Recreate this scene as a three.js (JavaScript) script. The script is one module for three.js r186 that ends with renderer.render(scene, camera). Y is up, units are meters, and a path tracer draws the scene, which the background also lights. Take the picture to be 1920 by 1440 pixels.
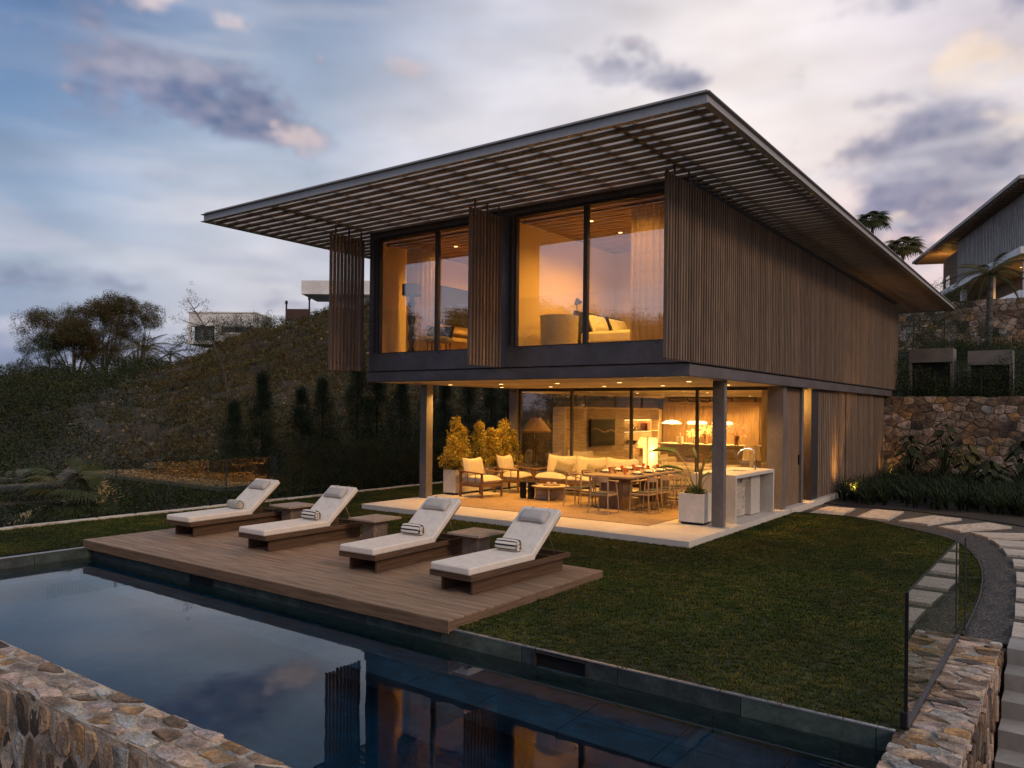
import * as THREE from 'three';
import { RoundedBoxGeometry } from 'three/addons/geometries/RoundedBoxGeometry.js';
import { mergeGeometries } from 'three/addons/utils/BufferGeometryUtils.js';
import { RectAreaLightUniformsLib } from 'three/addons/lights/RectAreaLightUniformsLib.js';

// ---------------------------------------------------------------- camera, renderer
const scene = new THREE.Scene();
const camera = new THREE.PerspectiveCamera(52.58, 1024 / 768, 0.1, 2000);
camera.position.set(5.5508, 2.2831, 12.8602);
camera.rotation.order = 'YXZ';
camera.rotation.set(0, 0.6313, 0.0105);
camera.setViewOffset(1920, 1440, 0, -48.08, 1920, 1440);
const renderer = new THREE.WebGLRenderer({ antialias: true });
renderer.toneMapping = THREE.LinearToneMapping;
renderer.toneMappingExposure = 1.08;
renderer.shadowMap.enabled = true;
RectAreaLightUniformsLib.init();

// ---------------------------------------------------------------- random numbers and noise
function rand(seed) { let a = seed >>> 0; return () => { a = (a + 0x6D2B79F5) | 0; let t = Math.imul(a ^ (a >>> 15), 1 | a); t = (t + Math.imul(t ^ (t >>> 7), 61 | t)) ^ t; return ((t ^ (t >>> 14)) >>> 0) / 4294967296; }; }
const hash3 = (x, y, z) => { let h = Math.imul(x, 374761393) ^ Math.imul(y, 668265263) ^ Math.imul(z, 2147483647 ^ 1274126177); h = Math.imul(h ^ (h >>> 13), 1274126177); h ^= h >>> 16; return (h >>> 0) / 4294967296; };
const sm = (t) => t * t * (3 - 2 * t), lerp = (a, b, t) => a + (b - a) * t, clamp = (x, a = 0, b = 1) => Math.min(b, Math.max(a, x));
const step01 = (a, b, x) => sm(clamp((x - a) / (b - a)));
function noise3(x, y, z) {
  const i = Math.floor(x), j = Math.floor(y), k = Math.floor(z), u = sm(x - i), v = sm(y - j), w = sm(z - k);
  const c = (a, b, d) => hash3(i + a, j + b, k + d);
  return lerp(lerp(lerp(c(0, 0, 0), c(1, 0, 0), u), lerp(c(0, 1, 0), c(1, 1, 0), u), v), lerp(lerp(c(0, 0, 1), c(1, 0, 1), u), lerp(c(0, 1, 1), c(1, 1, 1), u), v), w);
}
function fbm(x, y, z, n = 4) { let s = 0, a = 0.5, t = 0; for (let i = 0; i < n; i++) { s += a * noise3(x, y, z); t += a; a *= 0.5; x = x * 2.03 + 17.1; y = y * 2.03 + 3.7; z = z * 2.03 + 9.2; } return s / t; }
// noise that repeats with the period p (whole cells) in both directions
function tile2(u, v, pu, pv, seed) {
  const x = u * pu, y = v * pv, i = Math.floor(x), j = Math.floor(y), a = sm(x - i), b = sm(y - j), m = (n, p) => ((n % p) + p) % p;
  const c = (p, q) => hash3(m(i + p, pu), m(j + q, pv), seed);
  return lerp(lerp(c(0, 0), c(1, 0), a), lerp(c(0, 1), c(1, 1), a), b);
}
function tfbm(u, v, pu, pv, seed, n = 4) { let s = 0, a = 0.5, t = 0; for (let i = 0; i < n; i++) { s += a * tile2(u, v, pu, pv, seed + i * 7); t += a; a *= 0.5; pu *= 2; pv *= 2; } return s / t; }

// ---------------------------------------------------------------- the dusk sky
const toLin = (c) => (c <= 0.04045 ? c / 12.92 : Math.pow((c + 0.055) / 1.055, 2.4));
const S = (r, g, b) => [toLin(r / 255), toLin(g / 255), toLin(b / 255)];
const mix3 = (a, b, t) => [lerp(a[0], b[0], t), lerp(a[1], b[1], t), lerp(a[2], b[2], t)];
{
  const W = 1536, H = 768, data = new Float32Array(W * H * 4), yaw = 0.6313;
  // colour of the open sky: bearing (degrees from the garden axis) by height (degrees)
  const cols = [-180, -120, -75, -33, -15, 0, 15, 30, 60, 110, 180];
  const at = {
    0: [S(190, 172, 178), S(178, 168, 182), S(132, 138, 166), S(122, 128, 158), S(190, 186, 198), S(214, 200, 206), S(222, 196, 200), S(244, 192, 170), S(244, 198, 170), S(214, 184, 180), S(190, 172, 178)],
    9: [S(206, 192, 198), S(192, 186, 200), S(150, 168, 194), S(158, 176, 198), S(206, 206, 214), S(224, 216, 220), S(232, 220, 216), S(226, 194, 192), S(210, 190, 196), S(206, 190, 198), S(200, 188, 198)],
    18: [S(184, 184, 202), S(166, 172, 198), S(120, 148, 186), S(112, 142, 180), S(172, 186, 206), S(224, 220, 226), S(242, 232, 228), S(222, 210, 210), S(190, 188, 204), S(180, 182, 202), S(176, 178, 200)],
    29: [S(150, 164, 198), S(140, 158, 196), S(84, 116, 164), S(74, 102, 150), S(122, 142, 176), S(184, 188, 204), S(232, 224, 222), S(200, 194, 206), S(170, 178, 202), S(154, 166, 198), S(150, 164, 198)],
    45: [S(186, 196, 220), S(182, 194, 220), S(164, 182, 214), S(160, 178, 212), S(176, 188, 216), S(196, 202, 222), S(206, 208, 224), S(202, 206, 224), S(194, 202, 222), S(190, 198, 220), S(186, 196, 220)],
  };
  const hs = [0, 9, 18, 29, 45], zen = S(232, 234, 242);
  const DARK = [[-22.6, 20.6, 5.0, 1.9, -8, 1.5], [-18.2, 19.3, 3.6, 1.2, -14, 1.2], [8.2, 23.4, 3.4, 1.3, -10, 0.95], [12.5, 22.6, 2.6, 0.7, 0, 0.65], [27.2, 14.6, 4.0, 4.6, 0, 1.5], [31.5, 17.0, 3.4, 3.4, 0, 0.9], [26.4, 25.3, 2.2, 0.9, 0, 0.9], [33.6, 26, 2.6, 2.6, 0, 1.1], [-30, 7.8, 6, 0.8, 0, 0.7], [-15, 7.0, 4.5, 0.6, 0, 0.6], [-24, 3.9, 2.2, 0.5, 0, 0.8], [-29, 22, 5, 5, 0, 0.35]];
  const LIGHT = [[31, 20.8, 3.6, 2.0, -10, 1.3], [33, 17.6, 2.2, 1.2, 0, 1.0], [-16.2, 18.8, 2.2, 1.2, -20, 1.2], [-24.4, 25.6, 2.4, 1.1, 0, 1.0], [-20, 24.8, 1.5, 0.8, 0, 0.9], [26.5, 12.7, 0.9, 0.5, -15, 1.6], [24.8, 12.6, 1.0, 0.3, 0, 1.0], [-8, 23.3, 3.2, 1.2, 0, 0.9]];
  const row = (h, a) => { let i = 0; while (i < cols.length - 2 && a > cols[i + 1]) i++; return mix3(at[h][i], at[h][i + 1], sm(clamp((a - cols[i]) / (cols[i + 1] - cols[i])))); };
  
  for (let j = 0; j < H; j++) {
    const el = ((j + 0.5) / H - 0.5) * Math.PI, e = el * 180 / Math.PI;
    for (let i = 0; i < W; i++) {
      const ph = ((i + 0.5) / W - 0.5) * 2 * Math.PI, x = Math.cos(el) * Math.cos(ph), y = Math.sin(el), z = Math.cos(el) * Math.sin(ph);
      const fx = -Math.sin(yaw), fz = -Math.cos(yaw), rx = Math.cos(yaw), rz = -Math.sin(yaw);
      let a = Math.atan2(x * rx + z * rz, x * fx + z * fz) * 180 / Math.PI;
      const k = (j * W + i) * 4;
      // wind-drawn warp for the clouds, on a slab of air
      const s = 1 / (Math.max(y, 0) + 0.16), u = x * s, w = z * s;
      const wa = fbm(u * 0.8 + 3, w * 0.8, 1.3, 3) - 0.5, wb = fbm(u * 0.8, w * 0.8 + 8, 5.1, 3) - 0.5;
      const ae = a + wb * 9, ee = Math.max(0, e + wa * 6);
      let h = 0; while (h < hs.length - 2 && ee > hs[h + 1]) h++;
      const t = clamp((ee - hs[h]) / (hs[h + 1] - hs[h]));
      const wrap = ae > 180 ? ae - 360 : ae < -180 ? ae + 360 : ae;
      let c = mix3(row(hs[h], wrap), row(hs[h + 1], wrap), t);
      if (e > 45) c = mix3(c, zen, step01(45, 85, e));
      if (e > -1) {
        const f1 = fbm(u * 1.5 + wa * 1.6, w * 1.5 + wb * 1.6, 2.2, 5), f2 = fbm(u * 4.2 + wa * 3, w * 4.2 + wb * 3, 7.7, 5), f3 = fbm(u * 11, w * 11 + wa * 5, 4.4, 4);
        // thin veils
        const veil = step01(0.5, 0.72, f1) * 0.34;
        c = mix3(c, S(226, 218, 226), veil * step01(60, 10, Math.abs(e - 12)));
        // soft blue-grey banks and warm lit puffs, ragged by noise
        if (Math.abs(a) < 46 && e < 34) {
          const na = fbm(a * 0.34 + wa * 3, e * 0.75 + wb * 3, 3.1, 6), nb = fbm(a * 0.8, e * 1.7, 8.4, 5);
          const sum = (L) => { let q = 0; for (const [ca, ce, ra, re, rot, k] of L) { const cs = Math.cos(rot * 0.01745), sn = Math.sin(rot * 0.01745), da = a - ca, de = e - ce, p = (da * cs + de * sn) / ra, v = (de * cs - da * sn) / re; q += k * Math.exp(-(p * p + v * v)); } return q; };
          const nc = fbm(a * 2.1 + wb * 4, e * 3.6, 1.7, 4), rag = (na - 0.5) * 2.0 + (nb - 0.5) * 1.2 + (nc - 0.5) * 0.5;
          const d = step01(0.3, 1.05, Math.min(1.1, sum(DARK)) * 1.08 + rag * 0.8), p = step01(0.5, 1.15, Math.min(1.1, sum(LIGHT)) * 0.9 + rag * 0.9);
          c = mix3(c, mix3(S(84, 100, 138), S(150, 148, 170), clamp(nb * 2.1 - 0.6)), d * 0.86);
          c = mix3(c, a > 20 ? S(244, 222, 202) : S(212, 196, 198), p * 0.85);
          c = mix3(c, S(232, 226, 230), 0.5 * step01(0.46, 0.74, fbm(a * 0.075 + e * 0.03 + 9, e * 0.55 - a * 0.03, 2.9, 6)) * step01(34, 18, e) * step01(-40, -12, a));
          c = mix3(c, S(168, 172, 194), 0.4 * step01(0.5, 0.68, fbm(a * 0.1 + 4, e * 0.85, 6.6, 5)) * step01(22, 6, e) * step01(4, -12, a));
        } else if (e > 2) c = mix3(c, S(128, 140, 174), 0.5 * step01(0.5, 0.68, f1) * step01(2, 12, e) * step01(75, 40, e));
        const soft = fbm(a * 0.16 + wb * 2, e * 0.4 + wa * 3, 12.3, 5), fine = 1 + (f3 - 0.5) * 0.1 + (f2 - 0.5) * 0.16 + (soft - 0.5) * 0.42;
        c = [c[0] * fine, c[1] * fine, c[2] * fine];
      } else c = mix3(c, S(70, 70, 78), step01(-1, -6, e));
      data[k] = c[0]; data[k + 1] = c[1]; data[k + 2] = c[2]; data[k + 3] = 1;
    }
  }
  const sky = new THREE.DataTexture(data, W, H, THREE.RGBAFormat, THREE.FloatType);
  sky.mapping = THREE.EquirectangularReflectionMapping; sky.magFilter = THREE.LinearFilter; sky.minFilter = THREE.LinearFilter; sky.needsUpdate = true;
  scene.background = sky; scene.environment = sky;
}
// the last light of the sunset, low on the right of the garden
const sun = new THREE.DirectionalLight(new THREE.Color().setRGB(1, 0.74, 0.5), 1.3);
sun.position.set(46, 25, 10); sun.target.position.set(-2, 0, -4);
sun.castShadow = true; sun.shadow.radius = 24; sun.shadow.mapSize.set(2048, 2048);
Object.assign(sun.shadow.camera, { left: -40, right: 40, top: 40, bottom: -40, near: 1, far: 160 });
scene.add(sun, sun.target);
// ---------------------------------------------------------------- materials
const TEX = [];
function tex(n, fn, { srgb = true, size = 1, sizeV } = {}) {
  const d = new Uint8Array(n * n * 4);
  for (let j = 0; j < n; j++) for (let i = 0; i < n; i++) { const c = fn(i / n, j / n), k = (j * n + i) * 4; d[k] = clamp(c[0]) * 255; d[k + 1] = clamp(c[1]) * 255; d[k + 2] = clamp(c[2]) * 255; d[k + 3] = 255; }
  const t = new THREE.DataTexture(d, n, n); t.wrapS = t.wrapT = THREE.RepeatWrapping; t.magFilter = THREE.LinearFilter; t.minFilter = THREE.LinearMipmapLinearFilter; t.generateMipmaps = true;
  if (srgb) t.colorSpace = THREE.SRGBColorSpace;
  t.repeat.set(1 / size, 1 / (sizeV ?? size)); t.needsUpdate = true; TEX.push(t); return t;
}
const gray = (g) => [g, g, g];
const tWood = tex(256, (u, v) => { const w = tfbm(u, v, 2, 6, 3) * 0.5, g = tfbm(u, v + w * 0.1, 3, 48, 11, 3), s = tfbm(u, v, 6, 128, 23, 2); const m = 0.6 + 0.34 * g + 0.18 * (s - 0.5) + 0.2 * (w - 0.25); return [m, m * 0.985, m * 0.965]; }, { size: 1.2, sizeV: 0.6 });
const tPale = tex(256, (u, v) => { const g = tfbm(u, v, 3, 48, 11, 3), b = tfbm(u, v, 5, 3, 17, 3), m = 0.86 + 0.14 * (g - 0.5) + 0.16 * (b - 0.5); return [m, m * 0.99, m * 0.98]; }, { size: 1.4, sizeV: 0.6 });
const tPlain = tex(256, (u, v) => { const m = 0.86 + 0.16 * (tfbm(u, v, 4, 4, 19, 5) - 0.5) + 0.06 * (tfbm(u, v, 40, 40, 29, 2) - 0.5); return [m, m * 0.995, m * 0.985]; }, { size: 2.4 });
const bWood = tex(256, (u, v) => gray(tfbm(u, v, 4, 96, 31, 3)), { srgb: false, size: 1.2, sizeV: 0.6 });
const tBlotch = tex(256, (u, v) => { const m = 0.78 + 0.3 * (tfbm(u, v, 4, 4, 5, 5) - 0.5) + 0.1 * (tfbm(u, v, 32, 32, 9, 2) - 0.5); return [m, m, m * 0.99]; }, { size: 2.2 });
const tFabric = tex(256, (u, v) => { const a = Math.sin(u * Math.PI * 128) * Math.sin(v * Math.PI * 128), m = 0.86 + 0.05 * a + 0.1 * (tfbm(u, v, 5, 5, 41, 4) - 0.5) + 0.05 * (tfbm(u, v, 90, 90, 44, 1) - 0.5); return [m, m, m]; }, { size: 0.35 });
const bFabric = tex(256, (u, v) => gray(0.5 + 0.3 * Math.sin(u * Math.PI * 128) * Math.sin(v * Math.PI * 128) + 0.3 * (tfbm(u, v, 6, 6, 47, 3) - 0.5)), { srgb: false, size: 0.35 });
const tStone = tex(512, (u, v) => { const a = tfbm(u, v, 5, 7, 51, 5), b = tfbm(u, v, 24, 30, 57, 4), c = tfbm(u, v, 64, 64, 61, 2); const m = 0.72 + 0.6 * (a - 0.5) + 0.42 * (b - 0.5) + 0.22 * (c - 0.5) - (b > 0.64 ? 0.16 : 0); const r = tfbm(u, v, 6, 6, 71, 3) - 0.5; return [m * (1 + 0.16 * r), m, m * (1 - 0.22 * r)]; }, { size: 0.8 });
const bStone = tex(512, (u, v) => gray(0.5 * tfbm(u, v, 10, 14, 81, 5) + 0.5 * tfbm(u, v, 40, 40, 83, 3)), { srgb: false, size: 0.8 });
const tSlate = tex(256, (u, v) => { const a = tfbm(u, v, 5, 8, 91, 5), b = tfbm(u, v, 40, 40, 95, 2); const m = 0.66 + 0.5 * (a - 0.5) + 0.2 * (b - 0.5); return [m * 0.96, m, m * 0.98]; }, { size: 1.0 });
const tTrav = tex(256, (u, v) => { const a = tfbm(u, v, 3, 22, 101, 4), b = tfbm(u, v, 30, 60, 105, 2); const m = 0.8 + 0.26 * (a - 0.5) - (b > 0.66 ? 0.14 : 0); return [m, m * 0.975, m * 0.94]; }, { size: 0.8 });
const tRug = tex(256, (u, v) => { const a = 0.5 + 0.5 * Math.sin(v * Math.PI * 110), m = 0.76 + 0.1 * a + 0.2 * (tfbm(u, v, 70, 24, 111, 2) - 0.5) + 0.16 * (tfbm(u, v, 4, 4, 113, 3) - 0.5); return [m, m * 0.98, m * 0.95]; }, { size: 0.9 });
const bRug = tex(256, (u, v) => gray(0.5 + 0.5 * Math.sin(v * Math.PI * 110) * (0.6 + 0.4 * tfbm(u, v, 60, 20, 117, 2))), { srgb: false, size: 0.9 });
const tSoil = tex(256, (u, v) => { const a = tfbm(u, v, 6, 6, 121, 5), b = tfbm(u, v, 48, 48, 125, 2); const m = 0.6 + 0.6 * (a - 0.5) + 0.5 * (b - 0.5); return [m, m * 0.97, m * 0.9]; }, { size: 1.6 });
const tGravel = tex(512, (u, v) => { let best = 9, id = 0; const n = 46, x = u * n, y = v * n, i0 = Math.floor(x), j0 = Math.floor(y); for (let j = -1; j < 2; j++) for (let i = -1; i < 2; i++) { const p = (i0 + i + n) % n, q = (j0 + j + n) % n, dx = i0 + i + hash3(p, q, 1) - x, dy = j0 + j + hash3(p, q, 2) - y, d = dx * dx + dy * dy; if (d < best) { best = d; id = hash3(p, q, 3); } } const m = 0.34 + 0.5 * id * id; return [m, m * (0.95 + 0.04 * id), m * (0.9 + 0.08 * hash3(Math.floor(id * 999), 1, 4))]; }, { size: 0.9 });
const bGravel = tex(512, (u, v) => { let best = 9; const n = 46, x = u * n, y = v * n, i0 = Math.floor(x), j0 = Math.floor(y); for (let j = -1; j < 2; j++) for (let i = -1; i < 2; i++) { const p = (i0 + i + n) % n, q = (j0 + j + n) % n, dx = i0 + i + hash3(p, q, 1) - x, dy = j0 + j + hash3(p, q, 2) - y; best = Math.min(best, dx * dx + dy * dy); } return gray(1 - Math.sqrt(best)); }, { srgb: false, size: 0.9 });
const tScreen = tex(256, (u, v) => { const r = 0.62 + 0.05 * Math.sin(u * 9) + 0.06 * (tfbm(u, v, 6, 6, 131, 3) - 0.5), d = Math.abs(v - r + 0.12 * u * u), line = d < 0.03 * (0.4 + u) ? 0.75 : 0, low = v < 0.24 + 0.1 * tfbm(u, v, 5, 3, 133, 3) && v > 0.13 ? 0.34 * tfbm(u, v, 9, 7, 137, 3) : 0; const m = 0.03 + line + low; return [m, m * 0.82, m * 0.6]; });
tScreen.repeat.set(1, 1); tScreen.wrapS = tScreen.wrapT = THREE.ClampToEdgeWrapping;

const lin = (r, g, b) => new THREE.Color().setRGB(r, g, b);
function mat(r, g, b, o = {}) { const m = new THREE.MeshPhysicalMaterial({ color: lin(r, g, b), roughness: 0.75, side: THREE.DoubleSide, ...o }); return m; }
const wood = (r, g, b, o = {}) => mat(r, g, b, { map: tWood, bumpMap: bWood, bumpScale: 0.0015, roughness: 0.65, specularIntensity: 0.35, ...o });
const M = {
  column: mat(0.24, 0.21, 0.2, { map: tBlotch, roughness: 0.5 }), metal: mat(0.2, 0.175, 0.18, { map: tBlotch, roughness: 0.42, metalness: 0.25 }),
  fascia: mat(0.4, 0.4, 0.4, { map: tPlain, roughness: 0.45, metalness: 0.15 }),
  darkMetal: mat(0.04, 0.037, 0.038, { roughness: 0.45, metalness: 0.3 }),
  black: mat(0.012, 0.012, 0.013, { roughness: 0.5, specularIntensity: 0.3 }),
  slat: [wood(0.3, 0.22, 0.165), wood(0.34, 0.25, 0.185), wood(0.25, 0.185, 0.14), wood(0.38, 0.27, 0.195)],
  soffit: wood(0.3, 0.225, 0.17, { map: tPale }), roofSheet: mat(0.72, 0.66, 0.6, { map: tPale, transmission: 0.5, thickness: 0, roughness: 1, specularIntensity: 0.1 }), beam: wood(0.14, 0.105, 0.085), board: wood(0.24, 0.19, 0.16),
  plaster: mat(0.6, 0.5, 0.36, { roughness: 0.9 }), ceiling: mat(0.68, 0.56, 0.4, { map: tBlotch, roughness: 0.85 }),
  oak: wood(0.5, 0.36, 0.24), oakLight: wood(0.66, 0.53, 0.39), oakDark: wood(0.3, 0.2, 0.13), teak: wood(0.3, 0.155, 0.075), teakDark: wood(0.13, 0.078, 0.05), teakDark2: wood(0.16, 0.096, 0.06),
  deck: [wood(0.42, 0.29, 0.195), wood(0.45, 0.31, 0.21), wood(0.39, 0.265, 0.175), wood(0.43, 0.295, 0.2)], deckEdge: wood(0.27, 0.175, 0.115),
  concrete: mat(0.68, 0.62, 0.55, { map: tPlain, bumpMap: bStone, bumpScale: 0.001, roughness: 0.8 }), concreteGrey: mat(0.4, 0.375, 0.35, { map: tBlotch, bumpMap: bStone, bumpScale: 0.002, roughness: 0.85 }),
  stoneSlab: mat(0.66, 0.6, 0.53, { map: tTrav, bumpMap: bStone, bumpScale: 0.002, roughness: 0.85 }),
  trav: mat(0.5, 0.4, 0.31, { map: tTrav, roughness: 0.6 }), travBase: mat(0.3, 0.23, 0.18, { map: tTrav, roughness: 0.65 }),
  cushion: mat(0.9, 0.8, 0.69, { map: tFabric, bumpMap: bFabric, bumpScale: 0.0012, roughness: 0.95, sheen: 0.3 }), pillow: mat(0.55, 0.51, 0.47, { map: tFabric, bumpMap: bFabric, bumpScale: 0.0012, roughness: 0.95 }),
  cream: mat(0.74, 0.65, 0.5, { map: tFabric, bumpMap: bFabric, bumpScale: 0.001, roughness: 0.95 }), olive: mat(0.33, 0.28, 0.19, { map: tFabric, bumpMap: bFabric, bumpScale: 0.001, roughness: 0.95 }), charcoalFabric: mat(0.05, 0.052, 0.058, { map: tFabric, roughness: 0.95 }), taupe: mat(0.24, 0.2, 0.165, { map: tFabric, roughness: 0.95 }),
  boucle: mat(0.62, 0.57, 0.5, { map: tFabric, bumpMap: bFabric, bumpScale: 0.004, roughness: 1 }),
  rug: mat(0.4, 0.285, 0.17, { map: tRug, bumpMap: bRug, bumpScale: 0.003, roughness: 1 }),
  planter: mat(0.9, 0.85, 0.77, { map: tPlain, bumpMap: bRug, bumpScale: 0.004, roughness: 0.85 }), soil: mat(0.06, 0.045, 0.03, { map: tSoil, roughness: 1 }),
  slate: [mat(0.1, 0.13, 0.12, { map: tSlate, roughness: 0.55 }), mat(0.13, 0.165, 0.145, { map: tSlate, roughness: 0.6 }), mat(0.085, 0.1, 0.105, { map: tSlate, roughness: 0.55 }), mat(0.145, 0.16, 0.135, { map: tSlate, roughness: 0.6 })], poolFloor: mat(0.03, 0.1, 0.19, { map: tSlate, roughness: 0.6 }), grout: mat(0.1, 0.12, 0.115, { roughness: 0.9 }),
  edgeTrim: mat(0.5, 0.5, 0.5, { roughness: 0.35, metalness: 0.8 }), chrome: mat(0.75, 0.72, 0.68, { roughness: 0.15, metalness: 1 }),
  gravel: mat(0.2, 0.185, 0.175, { map: tGravel, bumpMap: bGravel, bumpScale: 0.012, roughness: 0.95 }), lawnSoil: mat(0.075, 0.085, 0.025, { map: tSoil, roughness: 1 }), hill: mat(0.075, 0.057, 0.034, { map: tSoil, roughness: 1 }), bed: mat(0.03, 0.024, 0.016, { map: tSoil, roughness: 1 }),
  white: mat(0.92, 0.91, 0.89, { map: tPlain, roughness: 0.8 }), house2: mat(0.55, 0.51, 0.48, { map: tBlotch, roughness: 0.7 }), corten: mat(0.06, 0.03, 0.024, { roughness: 0.9 }), concreteBox: mat(0.24, 0.21, 0.19, { map: tBlotch, roughness: 0.85 }),
  glass: mat(1, 1, 1, { transmission: 1, thickness: 0, roughness: 0, ior: 2.3 }), glassRail: mat(0.93, 0.96, 0.95, { transmission: 1, thickness: 0, roughness: 0, ior: 1.9 }), amber: mat(0.8, 0.45, 0.22, { transmission: 0.85, thickness: 0, roughness: 0.05, ior: 1.5 }),
  curtain: mat(0.62, 0.5, 0.34, { transmission: 0.35, thickness: 0, roughness: 1, map: tFabric }), rattan: mat(0.3, 0.19, 0.1, { map: tRug, roughness: 0.9 }), shade: mat(0.7, 0.62, 0.5, { transmission: 0.4, thickness: 0, roughness: 1 }), darkShade: mat(0.1, 0.075, 0.07, { roughness: 0.9 }),
  water: mat(0.86, 0.95, 0.96, { transmission: 1, thickness: 1, roughness: 0.004, ior: 1.33, attenuationColor: lin(0.25, 0.6, 0.72), attenuationDistance: 2.4 }),
  bark: mat(0.1, 0.08, 0.06, { map: tWood, roughness: 1 }), palmBark: mat(0.26, 0.25, 0.24, { map: tSoil, roughness: 1 }), red: mat(0.5, 0.05, 0.04), vase: mat(0.3, 0.16, 0.1, { roughness: 0.3 }), bowl: mat(0.03, 0.03, 0.03, { roughness: 0.25 }), ceramic: mat(0.7, 0.66, 0.6, { roughness: 0.35 }),
  screen: mat(0.3, 0.3, 0.3, { map: tScreen, roughness: 0.6, specularIntensity: 0.2 }), navy: mat(0.03, 0.03, 0.05, { map: tFabric, roughness: 0.9 }),
};
const WARM = lin(1, 0.5, 0.11);
const glow = (k, c = [1, 0.66, 0.26]) => mat(0.6, 0.5, 0.35, { emissive: lin(...c), emissiveIntensity: k, roughness: 0.6 });
M.lampOn = glow(3.2); M.paper = glow(0.85, [1, 0.62, 0.24]); M.pendant = glow(2.2, [1, 0.78, 0.42]); M.led = glow(2.6, [1, 0.68, 0.3]);

// ---------------------------------------------------------------- builders
const names = {};
function numbered(n) { const k = (names[n] = (names[n] ?? -1) + 1); return k ? n + '_' + String(k).padStart(3, '0') : n; }
function B(w, h, d, x = 0, y = 0, z = 0, rx = 0, ry = 0, rz = 0) { const g = new THREE.BoxGeometry(w, h, d); if (rx) g.rotateX(rx); if (rz) g.rotateZ(rz); if (ry) g.rotateY(ry); return g.translate(x, y, z); }
const bb = (x0, x1, y0, y1, z0, z1) => B(x1 - x0, y1 - y0, z1 - z0, (x0 + x1) / 2, (y0 + y1) / 2, (z0 + z1) / 2);
function RB(w, h, d, r, x = 0, y = 0, z = 0, rx = 0, ry = 0, rz = 0, seg = 3) { const g = new RoundedBoxGeometry(w, h, d, seg, Math.min(r, w / 2.01, h / 2.01, d / 2.01)); if (rx) g.rotateX(rx); if (rz) g.rotateZ(rz); if (ry) g.rotateY(ry); return g.translate(x, y, z); }
function CY(r0, r1, h, x = 0, y = 0, z = 0, n = 20, open = false) { return new THREE.CylinderGeometry(r1, r0, h, n, 1, open).translate(x, y + h / 2, z); }
function tube(pts, r, n = 24, m = 7) { return new THREE.TubeGeometry(new THREE.CatmullRomCurve3(pts.map((p) => new THREE.Vector3(...p))), n, r, m); }
// a tube whose radius changes along its length
function taper(pts, r0, r1, n = 14, m = 7) {
  const c = new THREE.CatmullRomCurve3(pts.map((p) => new THREE.Vector3(...p))), g = new THREE.TubeGeometry(c, n, 1, m), P = g.attributes.position, q = new THREE.Vector3();
  for (let i = 0; i <= n; i++) { c.getPointAt(i / n, q); const r = lerp(r0, r1, i / n); for (let j = 0; j <= m; j++) { const k = i * (m + 1) + j; P.setXYZ(k, q.x + (P.getX(k) - q.x) * r, q.y + (P.getY(k) - q.y) * r, q.z + (P.getZ(k) - q.z) * r); } }
  return g;
}
function lathe(pts, n = 28) { return new THREE.LatheGeometry(pts.map((p) => new THREE.Vector2(...p)), n); }
function metreUV(g) {
  g.computeBoundingBox(); const s = g.boundingBox.getSize(new THREE.Vector3()), L = s.x >= s.y && s.x >= s.z ? 0 : s.y >= s.z ? 1 : 2;
  const P = g.attributes.position, N = g.attributes.normal, uv = new Float32Array(P.count * 2), o = hash3(Math.round(g.boundingBox.min.x * 97), Math.round(g.boundingBox.min.y * 89), Math.round(g.boundingBox.min.z * 83)) * 7;
  for (let i = 0; i < P.count; i++) { const n = [Math.abs(N.getX(i)), Math.abs(N.getY(i)), Math.abs(N.getZ(i))], p = [P.getX(i), P.getY(i), P.getZ(i)], a = n[0] >= n[1] && n[0] >= n[2] ? 0 : n[1] >= n[2] ? 1 : 2; let ax = [0, 1, 2].filter((k) => k !== a); if (ax[1] === L) ax = [ax[1], ax[0]]; uv[2 * i] = p[ax[0]] + o; uv[2 * i + 1] = p[ax[1]] + o * 0.37; }
  g.setAttribute('uv', new THREE.BufferAttribute(uv, 2)); return g;
}
function join(gs) { gs = gs.flat(9); if (gs.length === 1) return gs[0]; return mergeGeometries(gs.map((g) => { const q = g.index ? g.toNonIndexed() : g; for (const k of Object.keys(q.attributes)) if (!['position', 'normal', 'uv'].includes(k)) q.deleteAttribute(k); return q; })); }
function part(name, geo, m, parent, keepUV) { let g = Array.isArray(geo) ? join(geo) : geo; if (!keepUV) metreUV(g); const o = new THREE.Mesh(g, m); o.name = name; o.castShadow = o.receiveShadow = true; parent.add(o); return o; }
const parts = (name, gs, m, parent) => gs.map((g) => part(name, g, m, parent));
function group(name, parent) { const o = new THREE.Group(); o.name = name; parent.add(o); return o; }
function tag(o, label, category, grp) { o.userData = { ...o.userData, label, category }; if (grp) o.userData.group = grp; return o; }
function thing(name, label, category, [x, y, z] = [0, 0, 0], turn = 0, grp) { const o = new THREE.Group(); o.name = numbered(name); o.position.set(x, y, z); o.rotation.y = turn; scene.add(o); return tag(o, label, category, grp); }
function solo(name, label, category, geo, m, grp, keepUV) { const o = part(numbered(name), geo, m, scene, keepUV); return tag(o, label, category, grp); }
function struct(name, geo, m, keepUV) { const o = part(numbered(name), geo, m, scene, keepUV); o.userData.kind = 'structure'; return o; }
function copy(o, [x, y, z], turn, label, grp) { const c = o.clone(); c.name = numbered(o.name.replace(/_\d{3}$/, '')); c.position.set(x, y, z); c.rotation.y = turn; c.userData = { ...o.userData }; if (label) c.userData.label = label; if (grp) c.userData.group = grp; scene.add(c); return c; }
function flat(pts, y, uvOut) { const s = new THREE.Shape(pts.map(([x, z]) => new THREE.Vector2(x, -z))), g = new THREE.ShapeGeometry(s); g.rotateX(-Math.PI / 2); return g.translate(0, y, 0); }
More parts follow.
